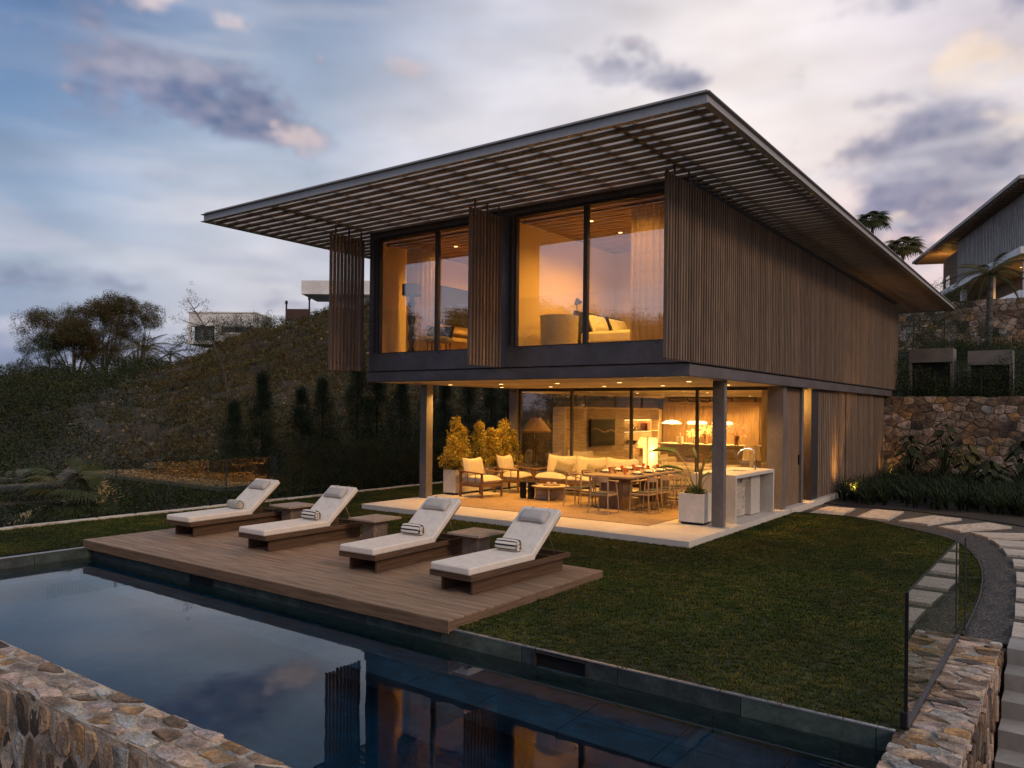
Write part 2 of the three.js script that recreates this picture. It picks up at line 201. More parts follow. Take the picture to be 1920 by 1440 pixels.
// a slab cut to an outline in plan, with a small chamfer
function slab(pts, y0, y1, bev = 0.006) { const s = new THREE.Shape(pts.map(([x, z]) => new THREE.Vector2(x, -z))), g = new THREE.ExtrudeGeometry(s, { depth: y1 - y0 - bev, bevelEnabled: bev > 0, bevelThickness: bev, bevelSize: bev, bevelOffset: -bev, bevelSegments: 2, steps: 1 }); g.rotateX(-Math.PI / 2); return g.translate(0, y0, 0); }
function lamp(parent, [x, y, z], cd, angle = 1.15, pen = 0.8, r = 2) { const l = new THREE.SpotLight(WARM, cd, 0, angle, pen, 2); l.position.set(x, y, z); l.target.position.set(x, y - 1, z); l.castShadow = true; l.shadow.radius = r; parent.add(l, l.target); return l; }
function bulb(parent, [x, y, z], cd, r = 3) { const l = new THREE.PointLight(WARM, cd, 0, 2); l.position.set(x, y, z); l.castShadow = true; l.shadow.radius = r; parent.add(l); return l; }
function area(parent, [x, y, z], to, w, h, k) { const l = new THREE.RectAreaLight(WARM, k, w, h); l.position.set(x, y, z); l.lookAt(x + to[0], y + to[1], z + to[2]); parent.add(l); return l; }

// ---------------------------------------------------------------- foliage
function leafClump(n, R, len, wid, seed, droop = 0) {
  const r = rand(seed), pos = [], nor = [], idx = [], q = new THREE.Quaternion(), v = new THREE.Vector3();
  for (let i = 0; i < n; i++) {
    const c = new THREE.Vector3(r() - 0.5, r() - 0.5, r() - 0.5).normalize().multiplyScalar(R * Math.cbrt(r()));
    q.setFromEuler(new THREE.Euler(r() * 6.3, r() * 6.3, r() * 6.3)); const s = 0.7 + r() * 0.6;
    const k = [[0, 0, 0], [wid * 0.5, 0.02, len * 0.45], [0, -droop * len, len], [-wid * 0.5, 0.02, len * 0.45]].map((p) => v.set(...p).multiplyScalar(s).applyQuaternion(q).add(c).toArray());
    const nn = new THREE.Vector3(0, 1, 0).applyQuaternion(q).toArray();
    for (const t of k) { pos.push(...t); nor.push(...nn); } idx.push(i * 4, i * 4 + 2, i * 4 + 1, i * 4, i * 4 + 3, i * 4 + 2);
  }
  const g = new THREE.BufferGeometry(); g.setAttribute('position', new THREE.Float32BufferAttribute(pos, 3)); g.setAttribute('normal', new THREE.Float32BufferAttribute(nor, 3)); g.setAttribute('uv', new THREE.Float32BufferAttribute(new Float32Array(pos.length / 3 * 2), 2)); g.setIndex(idx); return g;
}
const leafMat = (r, g, b) => mat(r * 1.5, g * 1.5, b * 1.5, { roughness: 0.8, specularIntensity: 0.3, transmission: 0.2, thickness: 0 });
const CL = { small: leafClump(26, 0.5, 0.16, 0.075, 1), fine: leafClump(40, 0.5, 0.13, 0.045, 2), needle: leafClump(44, 0.5, 0.2, 0.03, 3), broad: leafClump(18, 0.5, 0.26, 0.13, 4, 0.3), dry: leafClump(30, 0.5, 0.3, 0.03, 5, 0.2) };
const tinted = new Map();
function crown(name, parent, spots, clump, m, tint = [1, 1, 1], vary = 0.3, seed = 1) {
  if (parent !== scene) { // a crown of its own: one mesh with a colour for each spray of leaves
    const r = rand(seed), n = clump.attributes.position.count, ni = clump.index.count, CP = clump.attributes.position, CN = clump.attributes.normal, P = new Float32Array(n * 3 * spots.length), N = new Float32Array(P.length), C = new Float32Array(P.length), I = new Uint32Array(ni * spots.length), q = new THREE.Quaternion(), v = new THREE.Vector3();
    spots.forEach(([x, y, z, s], k) => { q.setFromEuler(new THREE.Euler(r() * 6.3, r() * 6.3, r() * 6.3)); const b = 1 - vary + 2 * vary * r(), h = 1 + (r() - 0.5) * vary, col = [tint[0] * b * h, tint[1] * b, tint[2] * b / h]; for (let i = 0; i < n; i++) { const o = (k * n + i) * 3; v.fromBufferAttribute(CP, i).multiplyScalar(s).applyQuaternion(q); P[o] = v.x + x; P[o + 1] = v.y + y; P[o + 2] = v.z + z; v.fromBufferAttribute(CN, i).applyQuaternion(q); N[o] = v.x; N[o + 1] = v.y; N[o + 2] = v.z; C[o] = col[0]; C[o + 1] = col[1]; C[o + 2] = col[2]; } for (let i = 0; i < ni; i++) I[k * ni + i] = clump.index.getX(i) + k * n; });
    const g = new THREE.BufferGeometry(); g.setAttribute('position', new THREE.BufferAttribute(P, 3)); g.setAttribute('normal', new THREE.BufferAttribute(N, 3)); g.setAttribute('color', new THREE.BufferAttribute(C, 3)); g.setIndex(new THREE.BufferAttribute(I, 1));
    if (!tinted.has(m)) { const c = m.clone(); c.vertexColors = true; tinted.set(m, c); }
    return part(name, g, tinted.get(m), parent, true);
  }
  const r = rand(seed), o = new THREE.InstancedMesh(clump, m, spots.length), q = new THREE.Quaternion(), mt = new THREE.Matrix4(), c = new THREE.Color();
  spots.forEach(([x, y, z, s], i) => { q.setFromEuler(new THREE.Euler(r() * 6.3, r() * 6.3, r() * 6.3)); mt.compose(new THREE.Vector3(x, y, z), q, new THREE.Vector3(s, s, s)); o.setMatrixAt(i, mt); const k = 1 - vary + 2 * vary * r(), h = 1 + (r() - 0.5) * vary; o.setColorAt(i, c.setRGB(tint[0] * k * h, tint[1] * k, tint[2] * k / h)); });
  o.name = name; o.castShadow = o.receiveShadow = true; parent.add(o); return o;
}
// ---------------------------------------------------------------- rubble masonry
M.stone = [mat(0.66, 0.48, 0.34, {}), mat(0.68, 0.5, 0.4, {}), mat(0.56, 0.33, 0.15, {}), mat(0.3, 0.19, 0.12, {}), mat(0.14, 0.1, 0.075, {}), mat(0.62, 0.57, 0.5, {}), mat(0.46, 0.32, 0.22, {})];
for (const m of M.stone) Object.assign(m, { map: tStone, bumpMap: bStone, bumpScale: 0.012, roughness: 0.92 });
M.mortar = mat(0.64, 0.52, 0.4, { map: tStone, bumpMap: bStone, bumpScale: 0.006, roughness: 0.95 });
function cells(w, h, cx, cy, seed) {
  const r = rand(seed), nx = Math.max(1, Math.round(w / cx)), ny = Math.max(1, Math.round(h / cy)), pts = [], out = [];
  for (let j = -1; j <= ny; j++) for (let i = -1; i <= nx; i++) pts.push([(i + 0.5 + (j & 1 ? 0.25 : -0.25) + (r() - 0.5) * 0.75) * w / nx, (j + 0.5 + (r() - 0.5) * 0.7) * h / ny]);
  const k = cx / cy;
  for (const p of pts) {
    let poly = [[0, 0], [w, 0], [w, h], [0, h]];
    for (const q of pts) {
      if (q === p || Math.abs(q[0] - p[0]) > 3 * cx || Math.abs(q[1] - p[1]) > 3 * cy) continue;
      const nxv = (q[0] - p[0]), nyv = (q[1] - p[1]) * k * k, c = nxv * (p[0] + q[0]) / 2 + nyv * (p[1] + q[1]) / 2, nw = [];
      for (let i = 0; i < poly.length; i++) { const a = poly[i], b = poly[(i + 1) % poly.length], da = nxv * a[0] + nyv * a[1] - c, db = nxv * b[0] + nyv * b[1] - c; if (da <= 0) nw.push(a); if (da * db < 0) { const t = da / (da - db); nw.push([lerp(a[0], b[0], t), lerp(a[1], b[1], t)]); } }
      poly = nw; if (poly.length < 3) break;
    }
    if (poly.length < 3) continue;
    let A = 0; for (let i = 0; i < poly.length; i++) { const a = poly[i], b = poly[(i + 1) % poly.length]; A += a[0] * b[1] - a[1] * b[0]; }
    if (Math.abs(A) / 2 > 0.12 * cx * cy) out.push(poly);
  }
  return out;
}
function stoneGeo(poly, joint, depth, r, org, ux, uy, n) {
  let cx = 0, cy = 0; for (const p of poly) { cx += p[0] / poly.length; cy += p[1] / poly.length; }
  const ring = [];
  for (let i = 0; i < poly.length; i++) { const a = poly[i], b = poly[(i + 1) % poly.length], L = Math.hypot(b[0] - a[0], b[1] - a[1]), m = L > 0.12 ? 2 : 1; for (let k = 0; k < m; k++) ring.push([lerp(a[0], b[0], k / m), lerp(a[1], b[1], k / m), k]); }
  const rg = ring.map(([x, y, k]) => { const d = Math.hypot(x - cx, y - cy) || 1, f = Math.max(0.45, 1 - (joint * (0.6 + r() * 1.0) + (k ? 0 : 0.012)) / d); return [cx + (x - cx) * f, cy + (y - cy) * f]; });
  const m = rg.length, P = [], I = [], tx = (r() - 0.5) * 0.12, ty = (r() - 0.5) * 0.12, put = (x, y, z) => P.push(org[0] + ux[0] * x + uy[0] * y + n[0] * z, org[1] + ux[1] * x + uy[1] * y + n[1] * z, org[2] + ux[2] * x + uy[2] * y + n[2] * z);
  const lay = [[1, -0.03, 0], [1, 0.72, 0.1], [0.93, 0.98, 0.12], [0.55, 1.0, 0.3]];
  for (const [f, z, jz] of lay) for (const [x, y] of rg) { const px = cx + (x - cx) * f, py = cy + (y - cy) * f; put(px, py, depth * (z < 0 ? -1 : z + (r() - 0.5) * jz) + (z > 0.6 ? (px - cx) * tx + (py - cy) * ty : 0)); }
  put(cx, cy, depth * (0.95 + r() * 0.2));
  for (let l = 0; l < 3; l++) for (let i = 0; i < m; i++) { const a = l * m + i, b = l * m + (i + 1) % m; I.push(a, b, a + m, b, b + m, a + m); }
  for (let i = 0; i < m; i++) I.push(3 * m + i, 3 * m + (i + 1) % m, 4 * m);
  const g = new THREE.BufferGeometry(); g.setAttribute('position', new THREE.Float32BufferAttribute(P, 3)); g.setIndex(I); const q = g.toNonIndexed(); q.computeVertexNormals(); return q;
}
const pick = (r, ws) => { let t = r() * ws.reduce((a, b) => a + b), i = 0; while (i < ws.length - 1 && (t -= ws[i]) > 0) i++; return i; };
function stones(parent, w, h, cx, cy, seed, org, ux, uy, n, depth, joint, weights) {
  const r = rand(seed * 31 + 7);
  for (const p of cells(w, h, cx, cy, seed)) part('stone', stoneGeo(p, joint, depth * (0.6 + r() * 0.8), r, org, ux, uy, n), M.stone[pick(r, weights)], parent);
}
const LAWN = -0.12, WATER = -0.29;

// ---------------------------------------------------------------- land
const CAM = [5.55, 12.86], MV = [-0.8, -0.6], KV = [0.6, -0.8];
const landT = (x, z) => (x - CAM[0]) * MV[0] + (z - CAM[1]) * MV[1], landL = (x, z) => (x - CAM[0]) * KV[0] + (z - CAM[1]) * KV[1];
const prof = [[-110, 2.0], [-43, 0.9], [-27, 2.4], [-15, 4.0], [-8, 6.4], [-1.8, 9.3], [5.3, 11.6], [14.8, 13.7], [25, 14], [38, 7], [48, 0.5], [100, -0.45]];
function ridge(l) { let i = 0; while (i < prof.length - 2 && l > prof[i + 1][0]) i++; return lerp(prof[i][1], prof[i + 1][1], sm(clamp((l - prof[i][0]) / (prof[i + 1][0] - prof[i][0])))); }
function landH(x, z) {
  const t = landT(x, z), l = landL(x, z), f = 0.45 * clamp((t - 30) / 48) + 0.55 * step01(28, 80, t), H = ridge(l);
  const n = (fbm(x * 0.14, z * 0.14, 3, 5) - 0.5) * 3.6 + (fbm(x * 0.6, z * 0.6, 9, 3) - 0.5) * 1.1;
  return -0.5 + (H + 0.5) * f + n * clamp(f * 1.6) * clamp(H / 3) + step01(85, 140, t) * 3.5 * clamp(H / 6);
}
{
  const ts = [], ls = []; for (let t = 14.6; t < 900; t += t < 92 ? 0.5 : t * 0.06) ts.push(t); for (let l = -500; l < 500; l += l > -46 && l < 34 ? 0.5 : 14) ls.push(l);
  const P = [], I = [], nl = ls.length;
  ts.forEach((t, j) => ls.forEach((l, i) => { const x = CAM[0] + t * MV[0] + l * KV[0], z = CAM[1] + t * MV[1] + l * KV[1]; P.push(x, j === 0 ? -6 : landH(x, z), z); if (j && i) { const a = j * nl + i; I.push(a - nl - 1, a - nl, a - 1, a - nl, a, a - 1); } }));
  const g = new THREE.BufferGeometry(); g.setAttribute('position', new THREE.Float32BufferAttribute(P, 3)); g.setIndex(I); g.computeVertexNormals();
  struct('hillside', g, M.hill);
  struct('ground', new THREE.PlaneGeometry(1800, 1800).rotateX(-Math.PI / 2).translate(0, -6.05, 0), M.hill);
}
// lawn edge along the gravel, from the terrace corner round to the glass rail
const lawnEdge = [[-0.1, -6.2], [0.6, -6.32], [1.2, -6.28], [1.9, -5.85], [2.43, -5.3], [3.1, -4.72], [3.68, -3.9], [4.1, -2.5], [4.36, -0.95], [4.5, 0.9], [4.53, 1.95], [4.54, 3.1]];
const edgeCurve = new THREE.CatmullRomCurve3(lawnEdge.map(([x, z]) => new THREE.Vector3(x, 0, z))), edgePts = edgeCurve.getSpacedPoints(44).map((p) => [p.x, p.z]);
const lawnPoly = [[-11, -16], [-11, 12], [-8.22, 12], [-8.22, 6.36], [4.5, 6.36], [4.5, 3.1], ...edgePts.slice().reverse(), [-0.1, -16]];
struct('lawn', flat(lawnPoly, LAWN), M.lawnSoil);
const gravelOut = [[0.02, -8.9], [0.84, -8.75], [2.1, -8.7], [3.3, -8.2], [4.4, -7.5], [5.4, -6.5], [6.2, -5], [6.6, -3], [6.8, 0], [6.85, 3.05], [4.54, 3.1]];
struct('gravel_path', flat([...edgePts.slice().reverse(), [-0.1, -6.2], [-0.1, -8.9], ...gravelOut], LAWN - 0.03), M.gravel);
{ // steel edging between lawn and gravel
  const gs = []; for (let i = 1; i < edgePts.length; i++) { const [a, b] = edgePts[i - 1], [c, d] = edgePts[i]; gs.push(B(Math.hypot(c - a, d - b) + 0.01, 0.07, 0.012, (a + c) / 2, LAWN - 0.012, (b + d) / 2, 0, -Math.atan2(d - b, c - a))); }
  solo('lawn_edging', 'thin dark steel edging curving between lawn and gravel path', 'edging', gs, M.darkMetal);
}
struct('planting_bed', flat([[-0.1, -17.6], [-0.1, -8.9], ...gravelOut.slice(0, -1), [9, 3.05], [16, 3.05], [16, -17.6]], LAWN - 0.01), M.bed);
{ // loose gravel on the path
  const r = rand(77), n = 15000, o = new THREE.InstancedMesh(new THREE.IcosahedronGeometry(0.016, 0), mat(1, 1, 1, { roughness: 0.9 }), n), mt = new THREE.Matrix4(), c = new THREE.Color();
  const inner = edgeCurve.getSpacedPoints(200); let k = 0;
  while (k < n) { const t = r(), p = inner[Math.floor(t * 200)], q = edgeCurve.getTangentAt(clamp(t, 0.001, 0.999)), w = r() * 2.2; const x = p.x + (-q.z) * w * 1, z = p.z + q.x * w * 1; if (z > 3.05 || z < -8.8) { if (r() < 0.5) continue; } const s = 0.6 + r() * 0.9; mt.compose(new THREE.Vector3(x, LAWN - 0.024, z), new THREE.Quaternion().setFromEuler(new THREE.Euler(r() * 6, r() * 6, r() * 6)), new THREE.Vector3(s * 1.2, s * 0.7, s)); o.setMatrixAt(k, mt); const b = 0.05 + 0.22 * r() * r(); o.setColorAt(k, c.setRGB(b, b * (0.9 + r() * 0.08), b * (0.8 + r() * 0.14))); k++; }
  o.name = 'loose_gravel'; o.userData = { kind: 'stuff', label: 'loose grey and brown gravel between the stepping stones', category: 'gravel' }; scene.add(o);
}
// stepping stones
{
  const S0 = [[[0.33, -6.4], [1.0, -6.38], [0, -1], 1.66], [[1.39, -6.38], [2.07, -6.36], [0.01, -1], 1.8], [[2.29, -6.28], [2.9, -6.08], [0.3, -0.95], 1.6], [[3.12, -5.96], [3.58, -5.49], [0.5, -0.86], 1.62], [[3.78, -5.39], [4.12, -4.84], [0.84, -0.54], 1.6], [[4.2, -4.57], [4.38, -3.89], [0.97, -0.25], 1.6], [[4.45, -3.6], [4.55, -2.95], [0.99, -0.12], 1.6], [[4.66, -2.49], [4.72, -1.81], [1, -0.07], 1.6], [[4.78, -1.24], [4.83, -0.47], [1, -0.04], 1.6], [[4.85, -0.02], [4.89, 0.73], [1, -0.02], 1.6], [[4.9, 1.08], [4.94, 1.82], [1, 0], 1.6], [[4.95, 2.2], [4.97, 2.88], [1, 0], 1.6]];
  S0.forEach(([a, b, d, L], i) => {
    const o = solo('stepping_stone', ['square pale stepping stone beside the terrace step', 'pale stepping stone second from the terrace step', 'pale stepping stone third from the terrace step', 'pale stepping stone fourth from the terrace step', 'pale stepping stone fifth from the terrace step', 'pale stepping stone sixth from the terrace step', 'pale stepping stone sixth from the concrete stairs', 'pale stepping stone fifth from the concrete stairs', 'pale stepping stone fourth from the concrete stairs', 'pale stepping stone third from the concrete stairs', 'pale stepping stone second from the concrete stairs', 'pale stepping stone just above the concrete stairs'][i], 'stepping stone', slab([a, b, [b[0] + d[0] * L, b[1] + d[1] * L], [a[0] + d[0] * L, a[1] + d[1] * L]], LAWN - 0.05, LAWN + 0.012 + (i % 3) * 0.004), M.stoneSlab, 'stepping stones along the gravel path');
  });
}
// grass
{
  const blade = (() => { const r = rand(5), pos = [], nor = []; for (let i = 0; i < 20; i++) { const a = r() * 6.3, d = r() * 0.06, x = Math.cos(a * 3.1) * d, z = Math.sin(a * 3.1) * d, h = 0.011 + r() * 0.015, b = 0.014 + r() * 0.026, w = 0.0026; const ca = Math.cos(a), sa = Math.sin(a); const p = [[x - sa * w, 0, z + ca * w], [x + sa * w, 0, z - ca * w], [x + ca * b * 0.5 + sa * w, h * 0.7, z + sa * b * 0.5 - ca * w], [x + ca * b * 0.5 - sa * w, h * 0.7, z + sa * b * 0.5 + ca * w], [x + ca * b, h, z + sa * b]]; for (let T of [[0, 1, 2], [0, 2, 3], [3, 2, 4]]) { const A = new THREE.Vector3(...p[T[0]]), e1 = new THREE.Vector3(...p[T[1]]).sub(A), e2 = new THREE.Vector3(...p[T[2]]).sub(A), nn = e1.cross(e2).normalize(); if (nn.y < 0) { T = [T[0], T[2], T[1]]; nn.negate(); } for (const t of T) { pos.push(...p[t]); nor.push(nn.x * 0.6, nn.y * 0.6 + 0.4, nn.z * 0.6); } } } const g = new THREE.BufferGeometry(); g.setAttribute('position', new THREE.Float32BufferAttribute(pos, 3)); g.setAttribute('normal', new THREE.Float32BufferAttribute(nor, 3)); g.setAttribute('uv', new THREE.Float32BufferAttribute(new Float32Array(pos.length / 3 * 2), 2)); return g; })();
  const inside = (x, z) => { let c = false; for (let i = 0, j = lawnPoly.length - 1; i < lawnPoly.length; j = i++) { const [a, b] = lawnPoly[i], [d, e] = lawnPoly[j]; if (b > z !== e > z && x < (d - a) * (z - b) / (e - b) + a) c = !c; } return c; };
  const r = rand(8), spots = [];
  for (let x = -11; x < 4.6; x += 0.056) for (let z = -7; z < 10.5; z += 0.056) { const px = x + (r() - 0.5) * 0.07, pz = z + (r() - 0.5) * 0.07; if ((px > -8.24 && px < 0.0 && pz < -0.02) || (px > -8.1 && px < 0.03 && pz > 3.13) || pz > 6.345 && px > -8.2 || px > 4.47 || pz > 9) continue; if (px > -8.1 && px < 0 && pz > 3.1) continue; if (!inside(px, pz)) continue; spots.push([px, pz]); }
  const o = new THREE.InstancedMesh(blade, mat(1, 1, 1, { roughness: 0.9, specularIntensity: 0.15 }), spots.length), mt = new THREE.Matrix4(), c = new THREE.Color(), q = new THREE.Quaternion(), Y = new THREE.Vector3(0, 1, 0);
  spots.forEach(([x, z], i) => { const s = 0.75 + r() * 0.65, n = fbm(x * 0.9, z * 0.9, 4, 4), m = fbm(x * 3.4, z * 3.4, 8, 3), dry = step01(0.5, 0.75, m * 0.6 + r() * 0.45); mt.compose(new THREE.Vector3(x, LAWN - 0.002, z), q.setFromAxisAngle(Y, r() * 6.3), new THREE.Vector3(s, s * (0.7 + n * 0.6), s)); o.setMatrixAt(i, mt); const k = (0.35 + n * 1.2) * (0.8 + 0.4 * r()); o.setColorAt(i, c.setRGB(lerp(0.034, 0.09, dry) * k, lerp(0.047, 0.076, dry) * k, lerp(0.008, 0.016, dry) * k)); });
  o.name = 'grass'; o.userData = { kind: 'stuff', label: 'short mown green grass covering the lawn', category: 'grass' }; scene.add(o);
}
// ---------------------------------------------------------------- pool
{
  const pool = thing('swimming_pool', 'long rectangular swimming pool lined with dark green slate', 'pool');
  part('pool_floor', bb(-8.3, 4.7, -1.95, -1.8, 6.1, 9.8), M.poolFloor, pool);
  part('pool_wall', bb(-8.3, 4.7, -1.8, LAWN - 0.02, 6.12, 6.355), M.grout, pool); part('pool_wall', bb(-8.28, -8.03, -1.8, LAWN - 0.02, 6.355, 9.8), M.grout, pool); part('pool_wall', bb(4.46, 4.7, -1.8, LAWN - 0.3, 6.355, 9.6), M.slate[0], pool); part('pool_wall', bb(-8.03, 4.46, -1.8, LAWN - 0.1, 9.5, 9.8), M.slate[0], pool);
  const r = rand(21), rows = [[LAWN - 0.008, -0.33], [-0.336, -0.9], [-0.906, -1.8]];
  rows.forEach(([t, b], k) => { let x = -8.02 - (k % 2) * 0.5; const cuts = [-8.03]; while (x < 4.4) { x += 1.02 + r() * 0.2; if (x > -7.9) cuts.push(Math.min(x, 4.46)); } if (cuts.at(-1) < 4.46) cuts.push(4.46); for (let i = 1; i < cuts.length; i++) { const m = M.slate[Math.floor(r() * 4)]; const a = cuts[i - 1] + 0.004, e = cuts[i] - 0.004; if (e - a < 0.02) continue; if (k === 0 && a < 1.75 && e > 1.12) { if (a < 1.12) part('slate_tile', bb(a, 1.12, b, t, 6.36, 6.385), m, pool); if (e > 1.75) part('slate_tile', bb(1.75, e, b, t, 6.36, 6.385), m, pool); continue; } part('slate_tile', bb(a, e, b, t, 6.36, 6.385 + r() * 0.004), m, pool); } });
  rows.forEach(([t, b], k) => { for (let z = 6.39 - (k % 2) * 0.4; z < 9.5; z += 0.9) { const a = Math.max(z, 6.39), e = Math.min(z + 0.892, 9.5); if (e - a > 0.05) part('slate_tile', bb(-8.03, -8.005, b, t, a, e), M.slate[Math.floor(r() * 4)], pool); } });
  for (let x = -8; x < 4.4; x += 0.9) for (const z of [6.39, 6.79]) part('ledge_slab', bb(x, Math.min(x + 0.892, 4.45), -1.2, -0.82 + r() * 0.003, z, z + 0.392), M.poolFloor, pool);
  for (let z = 7.2; z < 9.4; z += 0.75) part('ledge_slab', bb(-8, -7.25, -1.2, -0.82 + r() * 0.003, z, z + 0.742), M.poolFloor, pool);
  const sk = part('skimmer', [bb(1.12, 1.75, -0.155, -0.14, 6.3, 6.4), bb(1.12, 1.14, -0.34, -0.155, 6.3, 6.4), bb(1.73, 1.75, -0.34, -0.155, 6.3, 6.4)], M.darkMetal, pool); part('skimmer_throat', bb(1.14, 1.73, -0.34, -0.155, 6.3, 6.36), M.black, sk);
  const s2 = part('skimmer', [bb(-5.05, -4.42, -0.19, -0.175, 6.36, 6.4), bb(-5.05, -5.03, -0.36, -0.19, 6.36, 6.4), bb(-4.44, -4.42, -0.36, -0.19, 6.36, 6.4)], M.darkMetal, pool); part('skimmer_throat', bb(-5.03, -4.44, -0.36, -0.19, 6.36, 6.392), M.black, s2);
  parts('edge_trim', [bb(0.02, 4.44, LAWN - 0.008, LAWN + 0.004, 6.355, 6.39), bb(-8.06, -8.0, LAWN - 0.008, LAWN + 0.004, 6.5, 9.5)], M.edgeTrim, pool);
  const tRip = tex(256, (u, v) => gray(0.6 * tfbm(u, v, 6, 6, 141, 3) + 0.4 * tfbm(u, v, 14, 14, 143, 2)), { srgb: false, size: 2.6 });
  M.water.bumpMap = tRip; M.water.bumpScale = 0.0007;
  struct('pool_water', bb(-8.02, 4.47, -1.83, WATER, 6.37, 9.52), M.water);
}
// stone walls round the pool, and the stair beside them
{
  const w1 = thing('stone_wall', 'low rubble stone wall along the outer side of the pool', 'wall');
  part('core', bb(-8.3, 4.4, -6, -0.141, 9.5, 9.985), M.mortar, w1);
  stones(w1, 8.2, 0.5, 0.3, 0.16, 3, [-5.8, -0.155, 9.49], [1, 0, 0], [0, 0, 1], [0, 1, 0], 0.024, 0.024, [6, 5, 3, 2, 1.4, 3, 3]);
  stones(w1, 8.2, 1.3, 0.2, 0.3, 4, [-5.8, -1.45, 9.965], [1, 0, 0], [0, 1, 0], [0, 0, 1], 0.03, 0.008, [1, 1, 1.4, 5, 4, 2, 4]);
  const w2 = thing('stone_wall', 'rubble stone wall between the glass rail and the concrete stairs', 'wall');
  part('core', bb(4.45, 4.905, -6, -0.141, 3.15, 9.97), M.mortar, w2);
  stones(w2, 0.49, 6.0, 0.24, 0.14, 6, [4.43, -0.155, 3.13], [1, 0, 0], [0, 0, 1], [0, 1, 0], 0.026, 0.008, [5, 5, 2.4, 2.4, 0.8, 2, 3]);
  stones(w2, 6.0, 1.5, 0.18, 0.26, 7, [4.895, -1.65, 3.14], [0, 0, 1], [0, 1, 0], [1, 0, 0], 0.035, 0.009, [1.5, 2, 1, 5, 3, 1, 4]);
  stones(w2, 0.5, 0.6, 0.2, 0.17, 8, [4.92, -0.74, 3.165], [-1, 0, 0], [0, 1, 0], [0, 0, -1], 0.03, 0.01, [3, 3, 2, 3, 1, 2, 3]);
  const st = thing('stairs', 'pale concrete stairs descending beside the rubble wall', 'stairs');
  for (let k = 0; k < 12; k++) part('step', RB(2.6, 0.6, 0.36 + 0.1, 0.008, 6.26, LAWN + 0.005 - 0.3 - k * 0.168, 3.2 + k * 0.345 - 0.06), M.concreteGrey, st);
}
// glass rail on the wall
{
  const g = thing('glass_railing', 'frameless glass railing panel standing on the rubble wall', 'railing', [0, 0, 0]);
  part('pane', new THREE.PlaneGeometry(3.12, 1.02).rotateY(Math.PI / 2).translate(4.5, LAWN + 0.53, 4.74), M.glassRail, g);
  part('base_channel', bb(4.485, 4.52, LAWN - 0.03, LAWN + 0.02, 3.18, 6.3), M.darkMetal, g);
  parts('edge', [bb(4.488, 4.512, LAWN, LAWN + 1.045, 6.3, 6.318), bb(4.494, 4.506, LAWN + 1.04, LAWN + 1.05, 3.18, 6.3)], M.black, g);
  part('clamp', RB(0.05, 0.12, 0.06, 0.01, 4.49, LAWN + 0.08, 6.31), M.black, g);
  solo('rail_post', 'slim dark metal post at the end of the stone wall', 'post', [bb(4.535, 4.55, LAWN, LAWN + 1.04, 2.98, 2.995)], M.darkMetal);
}
// left boundary: curb, glass balustrade
{
  const c = thing('garden_curb', 'low pale stone curb along the far side of the lawn', 'curb'); const r = rand(91);
  for (let z = -16; z < 11.5; z += 0.8) part('curb_stone', RB(0.13, 0.2, 0.79, 0.015, -11.1, LAWN - 0.06 + r() * 0.01, z + 0.4), r() < 0.5 ? M.stoneSlab : M.concrete, c);
  [[0.3, 1.75, 'glass balustrade panel on the curb nearest the clipped hedge'], [1.77, 4.4, 'glass balustrade panel on the curb second from the clipped hedge'], [4.42, 7.0, 'glass balustrade panel on the curb in front of the fan palm'], [7.02, 9.8, 'glass balustrade panel on the curb past the fan palm']].forEach(([a, b, l]) => { const o = thing('glass_balustrade', l, 'balustrade', [0, 0, 0], 0, 'glass balustrade along the curb'); part('pane', new THREE.PlaneGeometry(b - a, 1.02).rotateY(Math.PI / 2).translate(-11.1, 0.52, (a + b) / 2), M.glassRail, o); part('clamp', [RB(0.05, 0.14, 0.05, 0.01, -11.1, 0.0, a + 0.4), RB(0.05, 0.14, 0.05, 0.01, -11.1, 0.0, b - 0.4)], M.black, o); parts('edge', [bb(-11.106, -11.094, 0.01, 1.03, a, a + 0.012), bb(-11.106, -11.094, 0.01, 1.03, b - 0.012, b)], M.darkMetal, o); });
}
// ---------------------------------------------------------------- pool deck
{
  const d = thing('pool_deck', 'brown timber pool deck carrying the sun loungers', 'deck'), r = rand(33), X0 = -8.13, X1 = 0.06;
  part('frame', bb(X0 + 0.03, X1 - 0.03, -0.16, -0.03, 3.12, 6.4), M.black, d);
  for (let z = 3.1, k = 0; z < 6.45; z += 0.1408, k++) { const cut = [X0, X0 + 1.5 + ((k * 2.37) % 3.4), X0 + 5.2 + ((k * 1.61) % 2.4), X1]; for (let i = 1; i < 4; i++) part('deck_board', RB(cut[i] - cut[i - 1] - 0.003, 0.025, 0.134, 0.004, (cut[i] + cut[i - 1]) / 2, -0.0125 - r() * 0.0015, z + 0.07, 0, 0, 0, 1), M.deck[Math.floor(r() * 4)], d); }
  for (let x = X0; x < X1 - 0.1; x += 2.73) part('fascia_board', bb(x + 0.002, Math.min(x + 2.73, X1) - 0.002, -0.15, -0.026, 6.452, 6.474), M.deckEdge, d);
  for (let z = 3.1; z < 6.4; z += 1.68) { part('fascia_board', bb(X1 - 0.024, X1 - 0.003, -0.13, -0.026, z, Math.min(z + 1.675, 6.45)), M.deckEdge, d); part('fascia_board', bb(X0, X0 + 0.02, -0.13, -0.026, z, Math.min(z + 1.675, 6.45)), M.deckEdge, d); }
}
